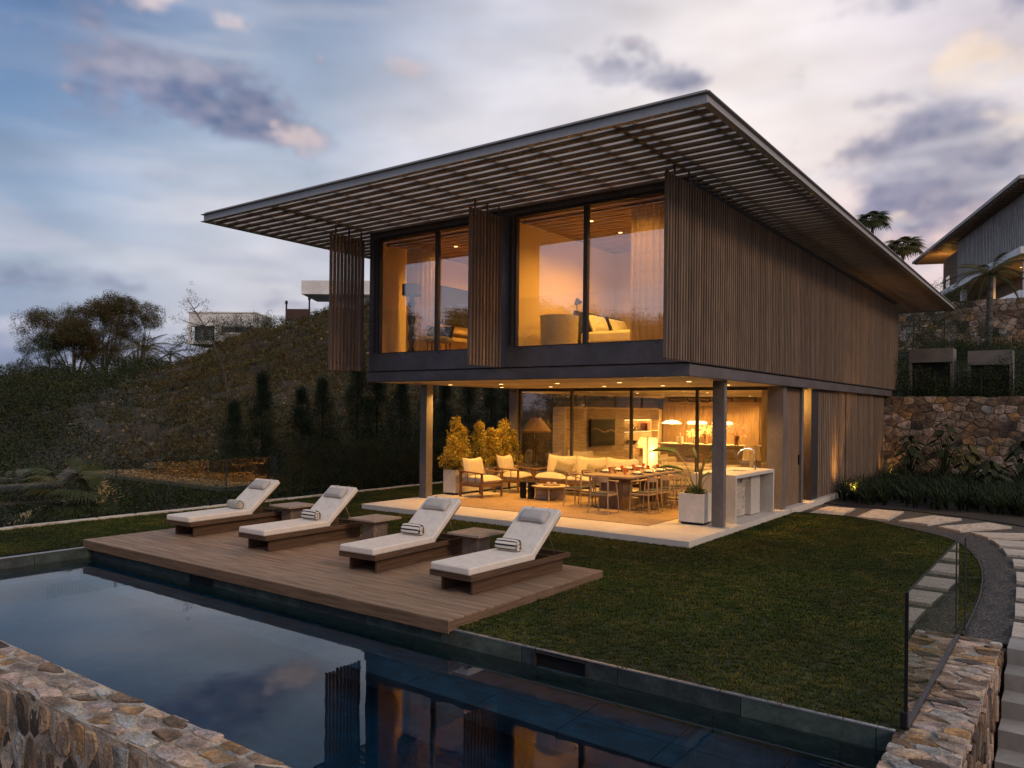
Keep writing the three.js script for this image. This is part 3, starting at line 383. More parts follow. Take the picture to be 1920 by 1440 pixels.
// a soft cushion with pinched corners; lies in x and y, thick along z
function cushion(w, h, t, n = 10, sag = 0) {
  const P = [], I = []; for (const s of [1, -1]) for (let j = 0; j <= n; j++) for (let i = 0; i <= n; i++) { const u = i / n * 2 - 1, v = j / n * 2 - 1, e = Math.pow(Math.max(0, (1 - u ** 4) * (1 - v ** 4)), 0.42), px = 1 - 0.07 * (1 - v * v), py = 1 - 0.07 * (1 - u * u); P.push(w / 2 * u * (2 - px - 0.0) * (1 - 0.06 * (1 - Math.abs(v))), h / 2 * v * (1 - 0.08 * (1 - u * u)) - sag * (1 - u * u) * (v > 0 ? v : 0), s * t / 2 * e); }
  const o = (n + 1) ** 2; for (let s = 0; s < 2; s++) for (let j = 0; j < n; j++) for (let i = 0; i < n; i++) { const a = s * o + j * (n + 1) + i, b = a + 1, c = a + n + 1, e = c + 1; s ? I.push(a, c, b, b, c, e) : I.push(a, b, c, b, e, c); }
  const g = new THREE.BufferGeometry(); g.setAttribute('position', new THREE.Float32BufferAttribute(P, 3)); g.setIndex(I); g.computeVertexNormals(); return g;
}
// ---------------------------------------------------------------- sun loungers, towels, side tables
function lounger(label, pos, turn) {
  const o = thing('sun_lounger', label, 'sun lounger', pos, turn, 'sun loungers in a row on the deck');
  for (const s of [-1, 1]) part('side_panel', RB(0.036, 0.19, 1.96, 0.004, s * 0.245, 0.095, -0.03), M.teakDark2, o);
  part('end_panel', RB(0.45, 0.19, 0.03, 0.004, 0, 0.095, -0.98), M.teakDark, o);
  for (const s of [-1, 1]) part('frame_rail', RB(0.05, 0.07, 2.15, 0.005, s * 0.325, 0.226, 0), M.teakDark2, o);
  for (const s of [-1, 1]) part('frame_rail', RB(0.6, 0.07, 0.05, 0.005, 0, 0.226, s * 1.05), M.teakDark, o);
  for (let k = 0; k < 9; k++) part('bed_slat', bb(-0.3, 0.3, 0.235, 0.25, -0.28 + k * 0.15, -0.18 + k * 0.15), M.teakDark, o);
  part('mattress', RB(0.66, 0.1, 1.36, 0.028, 0, 0.312, 0.41), M.cushion, o);
  const bk = new THREE.Group(); bk.name = 'backrest'; bk.position.set(0, 0.275, -0.27); bk.rotation.x = 0.7 + pos[0] * 0.013 % 0.05; o.add(bk); // leans up and back
  part('back_frame', RB(0.6, 0.03, 0.8, 0.005, 0, 0.0, -0.4), M.teakDark, bk);
  part('back_cushion', RB(0.66, 0.095, 0.86, 0.028, 0, 0.066, -0.41), M.cushion, bk);
  part('head_pillow', cushion(0.46, 0.22, 0.1).rotateX(-Math.PI / 2).translate(0, 0.145, -0.63), M.pillow, bk);
  part('strap', [B(0.012, 0.006, 0.16, -0.14, 0.117, -0.76), B(0.012, 0.006, 0.16, 0.14, 0.117, -0.76)], M.pillow, bk);
  for (const s of [-1, 1]) part('prop_rod', tube([[s * 0.28, 0.6, -0.62], [s * 0.28, 0.4, -0.72], [s * 0.28, 0.235, -0.8]], 0.007, 8, 6), M.chrome, o);
  return o;
}
const LG = [['sun lounger at the far deck end, its towel finely striped', [-7.27, 0, 4.23], 0.07], ['sun lounger second in the row from the far deck end, between two side tables', [-5.04, 0, 4.27], 0.02], ['sun lounger third in the row, side tables at both its sides', [-2.6, 0, 4.33], 0.05], ['sun lounger at the deck end next to the open lawn', [-0.68, 0, 4.48], -0.03]];
LG.forEach((a) => lounger(...a));
{
  const stripe = (n, w) => tex(256, (u, v) => { const s = ((u * n) % 1 + 1) % 1 < w, f = 0.9 + 0.1 * tfbm(u, v, 60, 60, 151, 2); return s ? [0.13 * f, 0.11 * f, 0.17 * f] : [0.86 * f, 0.83 * f, 0.77 * f]; });
  const tw = mat(1, 1, 1, { map: stripe(9, 0.36), roughness: 1, bumpMap: bFabric, bumpScale: 0.002 }), tf = mat(1, 1, 1, { map: stripe(26, 0.4), roughness: 1 }); tw.map.repeat.set(1, 1); tf.map.repeat.set(1, 1);
  const lab = ['rolled towel with fine dark stripes on the far end lounger', 'rolled cream towel with navy stripes on the second lounger', 'rolled cream towel with navy stripes on the third lounger', 'rolled cream towel with navy stripes on the lounger beside the lawn'];
  LG.forEach(([, p, t], i) => {
    const o = thing('rolled_towel', lab[i], 'towel', [p[0] - 0.04 * Math.cos(t), 0.362, p[2] - 0.14], t + (i - 1.5) * 0.05, 'rolled striped towels on the loungers');
    const fine = i === 0, g = new THREE.CylinderGeometry(0.088, 0.088, 0.34, 30, 6, true), P = g.attributes.position, U = g.attributes.uv;
    for (let k = 0; k < P.count; k++) { const y = P.getY(k), e = Math.abs(y) / 0.17, sh = e > 0.99 ? 0.9 : 1, a = Math.atan2(P.getZ(k), P.getX(k)), rr = sh * (1 + 0.05 * Math.sin(a * 3 + i) + 0.02 * Math.sin(y * 30)); P.setX(k, P.getX(k) * rr); P.setZ(k, P.getZ(k) * rr * 0.92); if (fine) U.setXY(k, y * 3, a / 6.28); }
    g.rotateZ(Math.PI / 2).translate(0, 0.08, 0); g.computeVertexNormals(); part('roll', g, fine ? tf : tw, o, true);
    for (const s of [-1, 1]) { const pts = []; for (let k = 0; k <= 40; k++) { const a = k / 40 * 12.6 + i, q = 0.012 + 0.056 * k / 40; pts.push([s * 0.166, 0.08 + Math.sin(a) * q * 0.93, Math.cos(a) * q]); } const e = part('roll_end', [new THREE.CircleGeometry(0.068, 24).rotateY(s * Math.PI / 2).translate(s * 0.162, 0.08, 0)], tw, o); e.material = fine ? tf : tw; part('edge_fold', tube(pts, 0.0055, 80, 5), fine ? M.cream : tw, o); }
  });
  const tl = ['travertine side table between the far end lounger and the second', 'travertine side table between the second and third loungers', 'travertine side table beside the lounger next to the lawn'];
  [[-6.74, 3.2], [-4.25, 3.42], [-1.93, 3.52]].forEach(([x, z], i) => { const o = thing('side_table', tl[i], 'side table', [x, 0, z], 0, 'travertine side tables on the deck'); part('table_top', RB(0.62, 0.035, 0.66, 0.006, 0, 0.385, 0), M.trav, o); part('pedestal', RB(0.28, 0.367, 0.32, 0.004, 0, 0.1835, 0), M.travBase, o); });
}

// ---------------------------------------------------------------- the villa
const villa = thing('villa', 'two storey villa with wide flat slatted roof and lit open terrace', 'house');
{
  const V = villa, Z1 = -19;
  part('terrace', [RB(8.29, 0.3, 6.0, 0.008, -4.115, -0.15, -2.998), bb(-8.26, 0.02, -0.3, 0, -16.3, -5.99), RB(0.3, 0.3, 2.0, 0.008, -0.12, -0.152, -6.9)], M.concrete, V);
  part('living_floor', bb(-8.1, -0.2, 0.001, 0.006, -16.2, -5.95), M.stoneSlab, V);
  // steel columns
  const col = (x0, x1, z0, z1, m = M.column) => part('column', bb(x0, x1, 0, 2.92, z0, z1), m, V);
  col(-0.345, -0.105, -2.09, -1.95); col(-8.13, -7.91, -2.1, -1.86); col(-0.44, -0.07, -5.86, -5.6); col(-8.12, -7.85, -5.95, -5.7); col(-0.3, -0.12, -7.47, -7.3); col(-0.3, -0.1, -8.72, -8.06, M.darkMetal);
  // first floor slab with its steel channel
  const fl = part('floor_slab', bb(-8.1, -0.03, 2.925, 3.14, Z1, -0.03), M.beam, V);
  part('slab_fascia', [bb(-8.13, 0, 2.915, 3.118, -0.03, -0.004), bb(-0.03, -0.002, 2.915, 3.118, -18.2, -0.031), bb(-8.13, -8.1, 2.915, 3.118, Z1, -0.031)], M.metal, fl);
  part('slab_flange', [bb(-8.2, 0.04, 2.9, 2.914, -0.06, 0.035), bb(-0.06, 0.039, 2.9, 2.914, -18.2, -0.061), bb(-8.2, -8.1, 2.9, 2.914, Z1, -0.061)], M.darkMetal, fl);
  part('terrace_ceiling', bb(-8.1, -0.06, 2.903, 2.923, -5.84, -0.062), M.ceiling, V);
  for (const x of [-7.5, -5.87, -4.24, -2.62, -1.0]) for (const z of [-2.3, -4.5]) { const d = part('downlight', CY(0.05, 0.05, 0.008, x, 2.896, z, 16), M.lampOn, V); d.castShadow = false; lamp(d, [x, 2.88, z], 19, 1.22, 0.7); }
  part('ceiling_speaker', CY(0.1, 0.1, 0.006, -7.5, 2.898, -1.1, 20), M.black, V);
  // upper storey
  part('front_wall', [bb(-8.13, -0.06, 3.16, 3.56, -0.2, -0.06), bb(-8.13, -7.87, 3.56, 6.3, -0.2, -0.06), bb(-4.37, -3.89, 3.56, 6.3, -0.2, -0.06), bb(-0.39, -0.06, 3.56, 6.3, -0.2, -0.06), bb(-8.13, -0.06, 6.3, 6.43, -0.2, -0.06)], M.metal, V);
  part('reveal', [bb(-7.97, -7.9, 3.6, 6.28, -0.06, -0.045), bb(-4.0, -3.94, 3.6, 6.28, -0.06, -0.045)], M.darkMetal, V);
  part('side_wall', [bb(-8.13, -8.05, 3.16, 6.43, Z1, -0.2), bb(-0.13, -0.06, 3.16, 6.43, Z1, -0.2), bb(-8.05, -0.13, 3.16, 6.43, Z1, Z1 + 0.1)], M.darkMetal, V);
  for (const [a, m, b] of [[-7.87, -6.04, -4.37], [-3.89, -2.2, -0.39]]) {
    const w = part('window_frame', [bb(a, b, 3.56, 3.585, -0.19, -0.08), bb(a, b, 6.24, 6.3, -0.19, -0.08), bb(a, a + 0.05, 3.585, 6.24, -0.19, -0.08), bb(b - 0.05, b, 3.585, 6.24, -0.19, -0.08), bb(m - 0.045, m + 0.045, 3.585, 6.24, -0.18, -0.09)], M.darkMetal, V);
    for (const [p, q] of [[a + 0.05, m - 0.045], [m + 0.045, b - 0.05]]) part('pane', new THREE.PlaneGeometry(q - p, 2.655).translate((p + q) / 2, 4.9125, -0.135), M.glass, w), part('inner_pane', new THREE.PlaneGeometry(q - p, 2.655).translate((p + q) / 2, 4.9125, -0.155), M.glass, w);
    part('drain_slot', [a + 0.15, a + 0.9, m + 0.1, b - 0.3].map((x) => bb(x, x + 0.07, 3.52, 3.535, -0.061, -0.056)), M.black, w);
    part('guard_pane', new THREE.PlaneGeometry(b - a, 1.0).translate((a + b) / 2, 4.1, -0.26), M.glassRail, w);
  }
  // bedrooms
  part('bedroom_floor', bb(-8.05, -0.13, 3.4, 3.46, -4.6, -0.2), M.oak, V);
  part('bedroom_wall', [bb(-8.05, -0.13, 3.46, 6.25, -4.6, -4.5), bb(-4.2, -3.96, 3.46, 6.25, -4.5, -0.2), bb(-0.2, -0.13, 3.46, 6.25, -4.5, -0.2), bb(-8.05, -7.98, 3.46, 6.25, -4.5, -0.2)], M.plaster, V);
  const bc = part('bedroom_ceiling', bb(-8.05, -0.13, 6.26, 6.3, -4.6, -0.2), M.oak, V);
  for (let z = -4.4; z < -0.25; z += 0.17) { part('ceiling_batten', bb(-7.98, -4.2, 6.225, 6.26, z, z + 0.12), M.oak, bc); part('ceiling_batten', bb(-3.96, -0.2, 6.225, 6.26, z, z + 0.12), M.oak, bc); }
  part('curtain_rail', bb(-8.0, -0.2, 6.19, 6.225, -0.5, -0.42), M.oakDark, V);
  part('air_grille', bb(-3.2, -2.5, 6.06, 6.16, -4.5, -4.485), M.concreteGrey, V);
  for (const [x, z] of [[-6.7, -1.52], [-5.2, -1.52], [-6.7, -3.2], [-5.2, -3.2], [-2.69, -1.13], [-2.69, -2.4], [-1.2, -1.13], [-1.2, -2.6]]) { const d = part('downlight', CY(0.045, 0.045, 0.008, x, 6.214, z, 16), M.lampOn, V); lamp(d, [x, 6.19, z], 21, 1.3, 0.8).color.setRGB(1, 0.44, 0.06); }
  // slat screens: the side wall that runs past the corner, and two fins
  const r = rand(44), slatM = () => M.slat[pick(r, [3, 3, 3, 1])];
  const sw = group('slat_wall', V);
  for (let z = 1.02; z > Z1; z -= 0.113) part('slat', RB(0.065, 3.09, 0.05, 0.004, 0.014, 4.705, z, 0, 0, 0, 1), slatM(), sw);
  part('slat_rail', [bb(-0.03, -0.02, 3.22, 3.26, Z1, 1.03), bb(-0.03, -0.02, 6.16, 6.2, Z1, 1.03), bb(-0.02, 0.04, 3.145, 3.158, -18.2, 1.04)], M.darkMetal, sw);
  parts('bracket', [0.7, 0.1].map((z) => B(0.03, 0.24, 0.03, 0.0, 6.36, z)), M.metal, sw);
  for (const x of [-4.15, -8.24]) { const f = group('slat_fin', V); for (let k = 0; k < 10; k++) part('slat', RB(0.065, 3.1, 0.05, 0.004, x, 4.705, 1.03 - k * 0.107, 0, 0, 0, 1), slatM(), f); part('slat_rail', [bb(x - 0.01, x + 0.01, 3.3, 3.33, 0.0, 1.05), bb(x - 0.01, x + 0.01, 6.1, 6.13, 0.0, 1.05)], M.darkMetal, f); parts('bracket', [0.9, 0.5, 0.12].map((z) => B(0.03, 0.22, 0.03, x, 6.35, z)), M.metal, f); }
  // roof
  const RX0 = -10.335, RX1 = 1.53, RZ0 = -22.4, RZ1 = 2.985, rf = part('roof', bb(-8.16, 0.0, 6.5, 6.56, -19.2, -0.05), M.board, V);
  parts('overhang_panel', [[RX0 + 0.07, RX1 - 0.07, 0, RZ1 - 0.07], [RX0 + 0.07, RX1 - 0.07, RZ0 + 0.07, -19.2], [0.0, RX1 - 0.07, -19.2, 0], [RX0 + 0.07, -8.16, -19.2, 0]].map(([a, b, c, d]) => new THREE.PlaneGeometry(b - a, d - c).rotateX(Math.PI / 2).translate((a + b) / 2, 6.466, (c + d) / 2)), M.roofSheet, rf);
  const ring = (o, y0, y1, t) => [bb(RX0 + o, RX1 - o, y0, y1, RZ1 - o - t, RZ1 - o), bb(RX0 + o, RX1 - o, y0, y1, RZ0 + o, RZ0 + o + t), bb(RX1 - o - t, RX1 - o, y0, y1, RZ0 + o + t, RZ1 - o - t), bb(RX0 + o, RX0 + o + t, y0, y1, RZ0 + o + t, RZ1 - o - t)];
  part('fascia_web', ring(0.05, 6.413, 6.555, 0.012), M.fascia, rf); part('fascia_flange', ring(0, 6.4, 6.412, 0.11), M.fascia, rf); part('fascia_flange', ring(0, 6.556, 6.568, 0.11), M.fascia, rf); part('roof_upstand', ring(0.06, 6.569, 6.61, 0.015), M.fascia, rf);
  for (let z = RZ1 - 0.36; z > RZ0 + 0.1; z -= 0.292) part('soffit_slat', bb(RX0 + 0.1, RX1 - 0.1, 6.415, 6.462, z - 0.042, z + 0.042), M.soffit, rf);
  for (let x = RX0 + 0.5; x < RX1 - 0.1; x += 0.92) part('cross_beam', bb(x - 0.04, x + 0.04, 6.49, 6.555, RZ0 + 0.1, RZ1 - 0.1), M.beam, rf);
  parts('ridge_beam', [bb(-0.06, 0.06, 6.48, 6.55, 0.15, 2.86), bb(-8.2, -8.08, 6.48, 6.55, 0.15, 2.86)], M.beam, rf);
  // ground floor, garden side: sliding glass doors
  const gd = part('door_frame', [bb(-7.85, -0.44, 2.82, 2.903, -5.9, -5.8), bb(-7.85, -0.44, 0.0, 0.03, -5.9, -5.8), ...[-7.82, -6.03, -4.16, -2.3].map((x) => bb(x - 0.035, x + 0.035, 0.03, 2.82, -5.89, -5.81))], M.darkMetal, V);
  for (const [a, b] of [[-7.785, -6.065], [-5.995, -4.195], [-4.125, -2.335], [-2.265, -0.44]]) part('door_pane', new THREE.PlaneGeometry(b - a, 2.79).translate((a + b) / 2, 1.425, -5.85), M.glass, gd);
  // side door, lit stair slot, lower slat wall
  const dr = part('side_door', bb(-0.24, -0.18, 0.01, 2.88, -7.3, -5.87), M.oakDark, V); part('door_handle', RB(0.04, 0.25, 0.03, 0.008, -0.16, 1.1, -7.2), M.black, dr);
  part('living_ceiling', bb(-8.1, -0.24, 2.87, 2.9, -16.2, -5.92), M.ceiling, V);
  part('living_wall', [bb(-8.1, -0.3, 0, 2.87, -16.3, -16.2), bb(-0.5, -0.31, 0, 2.87, -16.2, -10.2), bb(-1.15, -1.08, 0, 2.87, -11.6, -7.42), bb(-1.08, -0.5, 0, 2.87, -11.7, -11.6), bb(-8.14, -8.08, 0, 2.36, -16.2, -8.1), bb(-8.14, -8.08, 2.8, 2.87, -16.2, -5.95)], M.plaster, V);
  part('stair_wall', bb(-1.15, -0.3, 0, 2.87, -7.42, -7.32), M.oakLight, V);
  part('west_window_frame', [-8.1, -10.1, -12.2, -14.3].map((z) => bb(-8.13, -8.09, 2.36, 2.8, z - 0.05, z + 0.05)).concat([bb(-8.13, -8.09, 0, 2.8, -7.05, -6.97)]), M.darkMetal, V);
  part('west_pane', [new THREE.PlaneGeometry(2.1, 2.8).rotateY(Math.PI / 2).translate(-8.11, 1.4, -7.0), new THREE.PlaneGeometry(8.1, 0.44).rotateY(Math.PI / 2).translate(-8.11, 2.58, -12.15)], M.glass, V);
  const stair = group('stair', V); for (let k = 0; k < 12; k++) part('stair_tread', [bb(-1.07, -0.51, k * 0.19, k * 0.19 + 0.155, -8.5 - k * 0.27, -8.22 - k * 0.27), bb(-1.07, -0.51, k * 0.19 + 0.156, k * 0.19 + 0.19, -8.52 - k * 0.27, -8.19 - k * 0.27)], M.oakLight, stair);
  const sl = part('stair_lamp', RB(0.06, 0.4, 0.06, 0.02, -0.6, 2.55, -9.9), M.paper, V); bulb(sl, [-0.75, 2.6, -7.85], 22);
  const lw = group('lower_slat_wall', V); part('backing', bb(-0.3, -0.2, -0.3, 2.9, -17.4, -8.72), M.slat[2], lw);
  for (let z = -8.8; z > -17.35; z -= 0.18) part('slat', bb(-0.2, -0.1, 0.02, 2.895, z - 0.055, z + 0.035), slatM(), lw);
  part('plinth', bb(-0.28, -0.14, -0.4, 0.015, -17.4, -8.72), M.concreteGrey, lw); part('joint_post', bb(-0.19, -0.085, 0.02, 2.89, -11.75, -11.66), M.darkMetal, lw);
}
// ---------------------------------------------------------------- terrace furniture
solo('rug', 'large woven sand coloured rug on the terrace', 'rug', RB(5.75, 0.012, 4.35, 0.004, -4.22, 0.007, -3.38), M.rug);
function armchair(label, pos, turn) {
  const o = thing('armchair', label, 'armchair', pos, turn, 'timber armchairs on the terrace');
  for (const s of [-1, 1]) { for (const z of [0.37, -0.37]) part('leg', RB(0.055, z > 0 ? 0.63 : 0.6, 0.055, 0.01, s * 0.39, z > 0 ? 0.315 : 0.3, z), M.teak, o); part('armrest', RB(0.08, 0.035, 0.86, 0.012, s * 0.39, 0.64, 0.0, 0.05), M.teak, o); for (const z of [-0.12, 0.14]) part('spindle', CY(0.011, 0.011, 0.3, s * 0.39, 0.33, z, 8), M.teak, o); part('seat_rail', RB(0.04, 0.07, 0.72, 0.006, s * 0.39, 0.31, 0), M.teak, o); }
  part('seat_rail', RB(0.74, 0.07, 0.04, 0.006, 0, 0.31, 0.37), M.teak, o); part('seat_rail', RB(0.74, 0.07, 0.04, 0.006, 0, 0.31, -0.37), M.teak, o); part('back_rail', RB(0.78, 0.05, 0.035, 0.01, 0, 0.62, -0.4), M.teak, o);
  part('seat_cushion', cushion(0.74, 0.8, 0.24, 12).rotateX(-Math.PI / 2).translate(0, 0.43, 0.02), M.cream, o);
  part('back_cushion', cushion(0.72, 0.56, 0.22, 12, 0.03).rotateX(-0.24).translate(0, 0.74, -0.27), M.cream, o); return o;
}
armchair('cream cushioned timber armchair in front, beside the white planter', [-7.08, 0.014, -3.08], Math.PI / 2 - 0.05);
armchair('cream cushioned timber armchair behind, closer to the glass doors', [-7.15, 0.014, -4.62], Math.PI / 2 + 0.1);
{
  const o = thing('outdoor_sofa', 'long timber sofa with cream seat cushions against the glass doors', 'sofa', [-5.15, 0.014, -5.15]);
  const W = 2.9; for (const s of [-1, 1]) { for (const z of [0.36, -0.36]) part('leg', RB(0.055, 0.62, 0.055, 0.01, s * W / 2, 0.31, z), M.teak, o); part('armrest', RB(0.08, 0.035, 0.84, 0.012, s * W / 2, 0.635, 0), M.teak, o); part('spindle', CY(0.011, 0.011, 0.3, s * W / 2, 0.33, 0.1, 8), M.teak, o); }
  part('leg', RB(0.055, 0.3, 0.055, 0.008, 0, 0.15, 0.36), M.teakDark, o);
  part('seat_rail', RB(W, 0.08, 0.04, 0.006, 0, 0.31, 0.38), M.teak, o); part('seat_rail', RB(W, 0.08, 0.04, 0.006, 0, 0.31, -0.38), M.teak, o); part('back_rail', RB(W, 0.05, 0.035, 0.01, 0, 0.7, -0.4), M.teak, o);
  for (const x of [-0.93, 0, 0.93]) { part('seat_cushion', cushion(0.94, 0.82, 0.26, 12).rotateX(-Math.PI / 2).translate(x, 0.43, 0.02), M.cream, o); part('back_cushion', cushion(0.92, 0.6, 0.24, 12, 0.03).rotateX(-0.22).translate(x, 0.74, -0.27), M.cream, o); }
  const tp = (x, y, z, rz, l) => { const p = solo('throw_pillow', l, 'pillow', cushion(0.55, 0.36, 0.16, 10, 0.02).rotateX(-0.4).rotateZ(rz), M.olive, 'olive pillows on the terrace sofa'); p.position.set(x, y, z); };
  tp(-5.75, 0.72, -5.02, -0.14, 'olive pillow in the middle of the terrace sofa'); tp(-4.75, 0.7, -4.98, -0.06, 'olive pillow on the terrace sofa behind the dining table'); 
}
{
  const a = thing('side_table', 'small black drum side table with dark stone top on the rug', 'side table', [-5.86, 0.014, -3.5]);
  part('table_top', CY(0.27, 0.27, 0.022, 0, 0.43, 0, 30), mat(0.1, 0.085, 0.06, { map: tStone, roughness: 0.12 }), a);
  for (let k = 0; k < 3; k++) { const t = k * 2.1 + 0.6; part('leg', RB(0.16, 0.43, 0.1, 0.04, Math.cos(t) * 0.14, 0.215, Math.sin(t) * 0.14, 0, -t), M.black, a); }
  const b = thing('coffee_table', 'round cream coffee table on crossed panel base', 'coffee table', [-5.28, 0.014, -3.62]);
  part('table_top', CY(0.46, 0.48, 0.03, 0, 0.33, 0, 40), M.oakLight, b); part('base_panel', RB(0.74, 0.33, 0.04, 0.01, 0, 0.165, 0, 0, 0.5), M.oakLight, b); part('base_panel', RB(0.04, 0.329, 0.74, 0.01, 0, 0.165, 0, 0, 0.5), M.oakLight, b);
  const t = thing('serving_tray', 'oval wooden tray lying on the round coffee table', 'tray', [-5.26, 0.375, -3.66], 0.2); part('tray', [CY(0.2, 0.21, 0.012, 0, 0, 0, 24), lathe([[0.205, 0], [0.215, 0], [0.22, 0.03], [0.21, 0.03], [0.205, 0]], 30)], M.oak, t);
  [[-0.08, 0.02], [0.08, -0.02]].forEach(([x, z], i) => solo('cup', ['white cup on the tray, closer to the armchairs', 'white cup on the tray, closer to the dining table'][i], 'cup', lathe([[0.001, 0.003], [0.03, 0.003], [0.045, 0.04], [0.046, 0.06], [0.042, 0.06], [0.028, 0.01], [0.001, 0.01]], 18), M.ceramic).position.set(-5.26 + x, 0.388, -3.66 + z));
}
{ // dining table and chairs
  const o = thing('dining_table', 'long stone topped dining table laid for dinner', 'table', [-3.22, 0.014, -4.25]);
  const s = new THREE.Shape(), w = 0.64, l = 1.48, c = 0.14; s.moveTo(-w + c, -l); s.lineTo(w - c, -l); s.quadraticCurveTo(w, -l, w, -l + c); s.lineTo(w, l - c); s.quadraticCurveTo(w, l, w - c, l); s.lineTo(-w + c, l); s.quadraticCurveTo(-w, l, -w, l - c); s.lineTo(-w, -l + c); s.quadraticCurveTo(-w, -l, -w + c, -l);
  part('table_top', new THREE.ExtrudeGeometry(s, { depth: 0.03, bevelEnabled: true, bevelThickness: 0.012, bevelSize: 0.012, bevelSegments: 2, curveSegments: 8 }).rotateX(-Math.PI / 2).translate(0, 0.74, 0), M.travBase, o);
  for (const z of [1.0, -1.0]) for (let k = 0; k < 6; k++) part('base_plank', RB(0.095, 0.74, 0.5, 0.01, -0.25 + k * 0.1 + 0.02, 0.37, z), M.oakDark, o);
  const chair = (label, pos, turn) => {
    const h = thing('dining_chair', label, 'dining chair', pos, turn, 'dining chairs round the terrace table');
    for (const s2 of [-1, 1]) { part('leg', taper([[s2 * 0.2, 0.69, 0.2], [s2 * 0.235, 0.35, 0.22], [s2 * 0.26, 0, 0.235]], 0.014, 0.013, 10, 8), M.oak, h); part('leg', taper([[s2 * 0.21, 0.72, -0.2], [s2 * 0.22, 0.4, -0.21], [s2 * 0.25, 0, -0.25]], 0.02, 0.013, 10, 8), M.oak, h); part('seat_rail', RB(0.03, 0.045, 0.42, 0.008, s2 * 0.225, 0.42, 0.0), M.oak, h); }
    part('seat', RB(0.44, 0.035, 0.44, 0.014, 0, 0.445, 0.01), M.charcoalFabric, h); part('seat_rail', RB(0.42, 0.045, 0.03, 0.008, 0, 0.42, -0.2), M.oak, h);
    const arc = []; for (let k = 0; k <= 12; k++) { const a = Math.PI * (k / 12), e = Math.sin(a); arc.push([Math.cos(a) * 0.265, 0.7 + e * 0.06, 0.18 - e * 0.44]); }
    part('arm_rail', [tube([[0.2, 0.66, 0.2], ...arc, [-0.2, 0.66, 0.2]], 0.017, 40, 8)], M.oak, h);
    const b = new THREE.CylinderGeometry(0.275, 0.27, 0.11, 18, 1, true, Math.PI * 0.72, Math.PI * 0.56).translate(0, 0.755, 0.0), b2 = new THREE.CylinderGeometry(0.25, 0.245, 0.11, 18, 1, true, Math.PI * 0.72, Math.PI * 0.56).translate(0, 0.755, 0.0);
    part('backrest', [b, b2, new THREE.RingGeometry(0.25, 0.275, 18, 1, Math.PI * 0.22, Math.PI * 0.56).rotateX(-Math.PI / 2).translate(0, 0.81, 0)], M.oak, h); return h;
  };
  const Y = 0.014, L = 'beside the planter side of the table';
  chair('dining chair with its back to the lawn, at the head of the table', [-2.97, Y, -2.27], Math.PI);
  [[-2.92, 'nearest the table head'], [-3.58, 'second from the table head'], [-4.24, 'third from the table head'], [-4.9, 'fourth from the table head']].forEach(([z, t]) => { chair('dining chair on the bar counter side, ' + t, [-2.3, Y, z], -Math.PI / 2); chair('dining chair on the armchair side, ' + t, [-4.02, Y, z], Math.PI / 2); });
  // place settings
  const y = 0.798, goblet = lathe([[0.001, 0], [0.034, 0], [0.034, 0.004], [0.006, 0.01], [0.006, 0.055], [0.03, 0.075], [0.042, 0.11], [0.04, 0.15], [0.037, 0.15], [0.038, 0.11], [0.027, 0.08], [0.001, 0.07]], 18), tumbler = lathe([[0.001, 0], [0.032, 0], [0.036, 0.085], [0.033, 0.085], [0.029, 0.008], [0.001, 0.008]], 16), plate = lathe([[0.001, 0.004], [0.08, 0.004], [0.14, 0.018], [0.142, 0.022], [0.08, 0.01], [0.001, 0.01]], 26);
  let k = 0; for (const z of [-3.55, -4.15, -4.75, -5.3]) for (const s2 of [-1, 1]) {
    const where = (s2 > 0 ? 'bar counter side' : 'armchair side') + ', ' + ['nearest the table head', 'second from the table head', 'third from the table head', 'fourth from the table head'][[-3.55, -4.15, -4.75, -5.3].indexOf(z)];
    const p = thing('place_setting', 'dark plate with white napkin on the ' + where, 'plate', [-3.22 + s2 * 0.42, y, z]); part('charger', CY(0.17, 0.17, 0.008, 0, 0, 0, 26), M.taupe, p); part('plate', plate.clone().translate(0, 0.008, 0), M.bowl, p); part('napkin', cushion(0.16, 0.09, 0.06, 6).rotateX(-1.4).translate(0, 0.045, 0), M.white, p);
    solo('wine_goblet', 'amber wine goblet on the ' + where, 'glass', goblet, M.amber).position.set(-3.22 + s2 * 0.2, y, z + 0.2); solo('tumbler', 'amber water tumbler on the ' + where, 'glass', tumbler, M.amber).position.set(-3.22 + s2 * 0.13, y, z + 0.06); k++;
  }
}
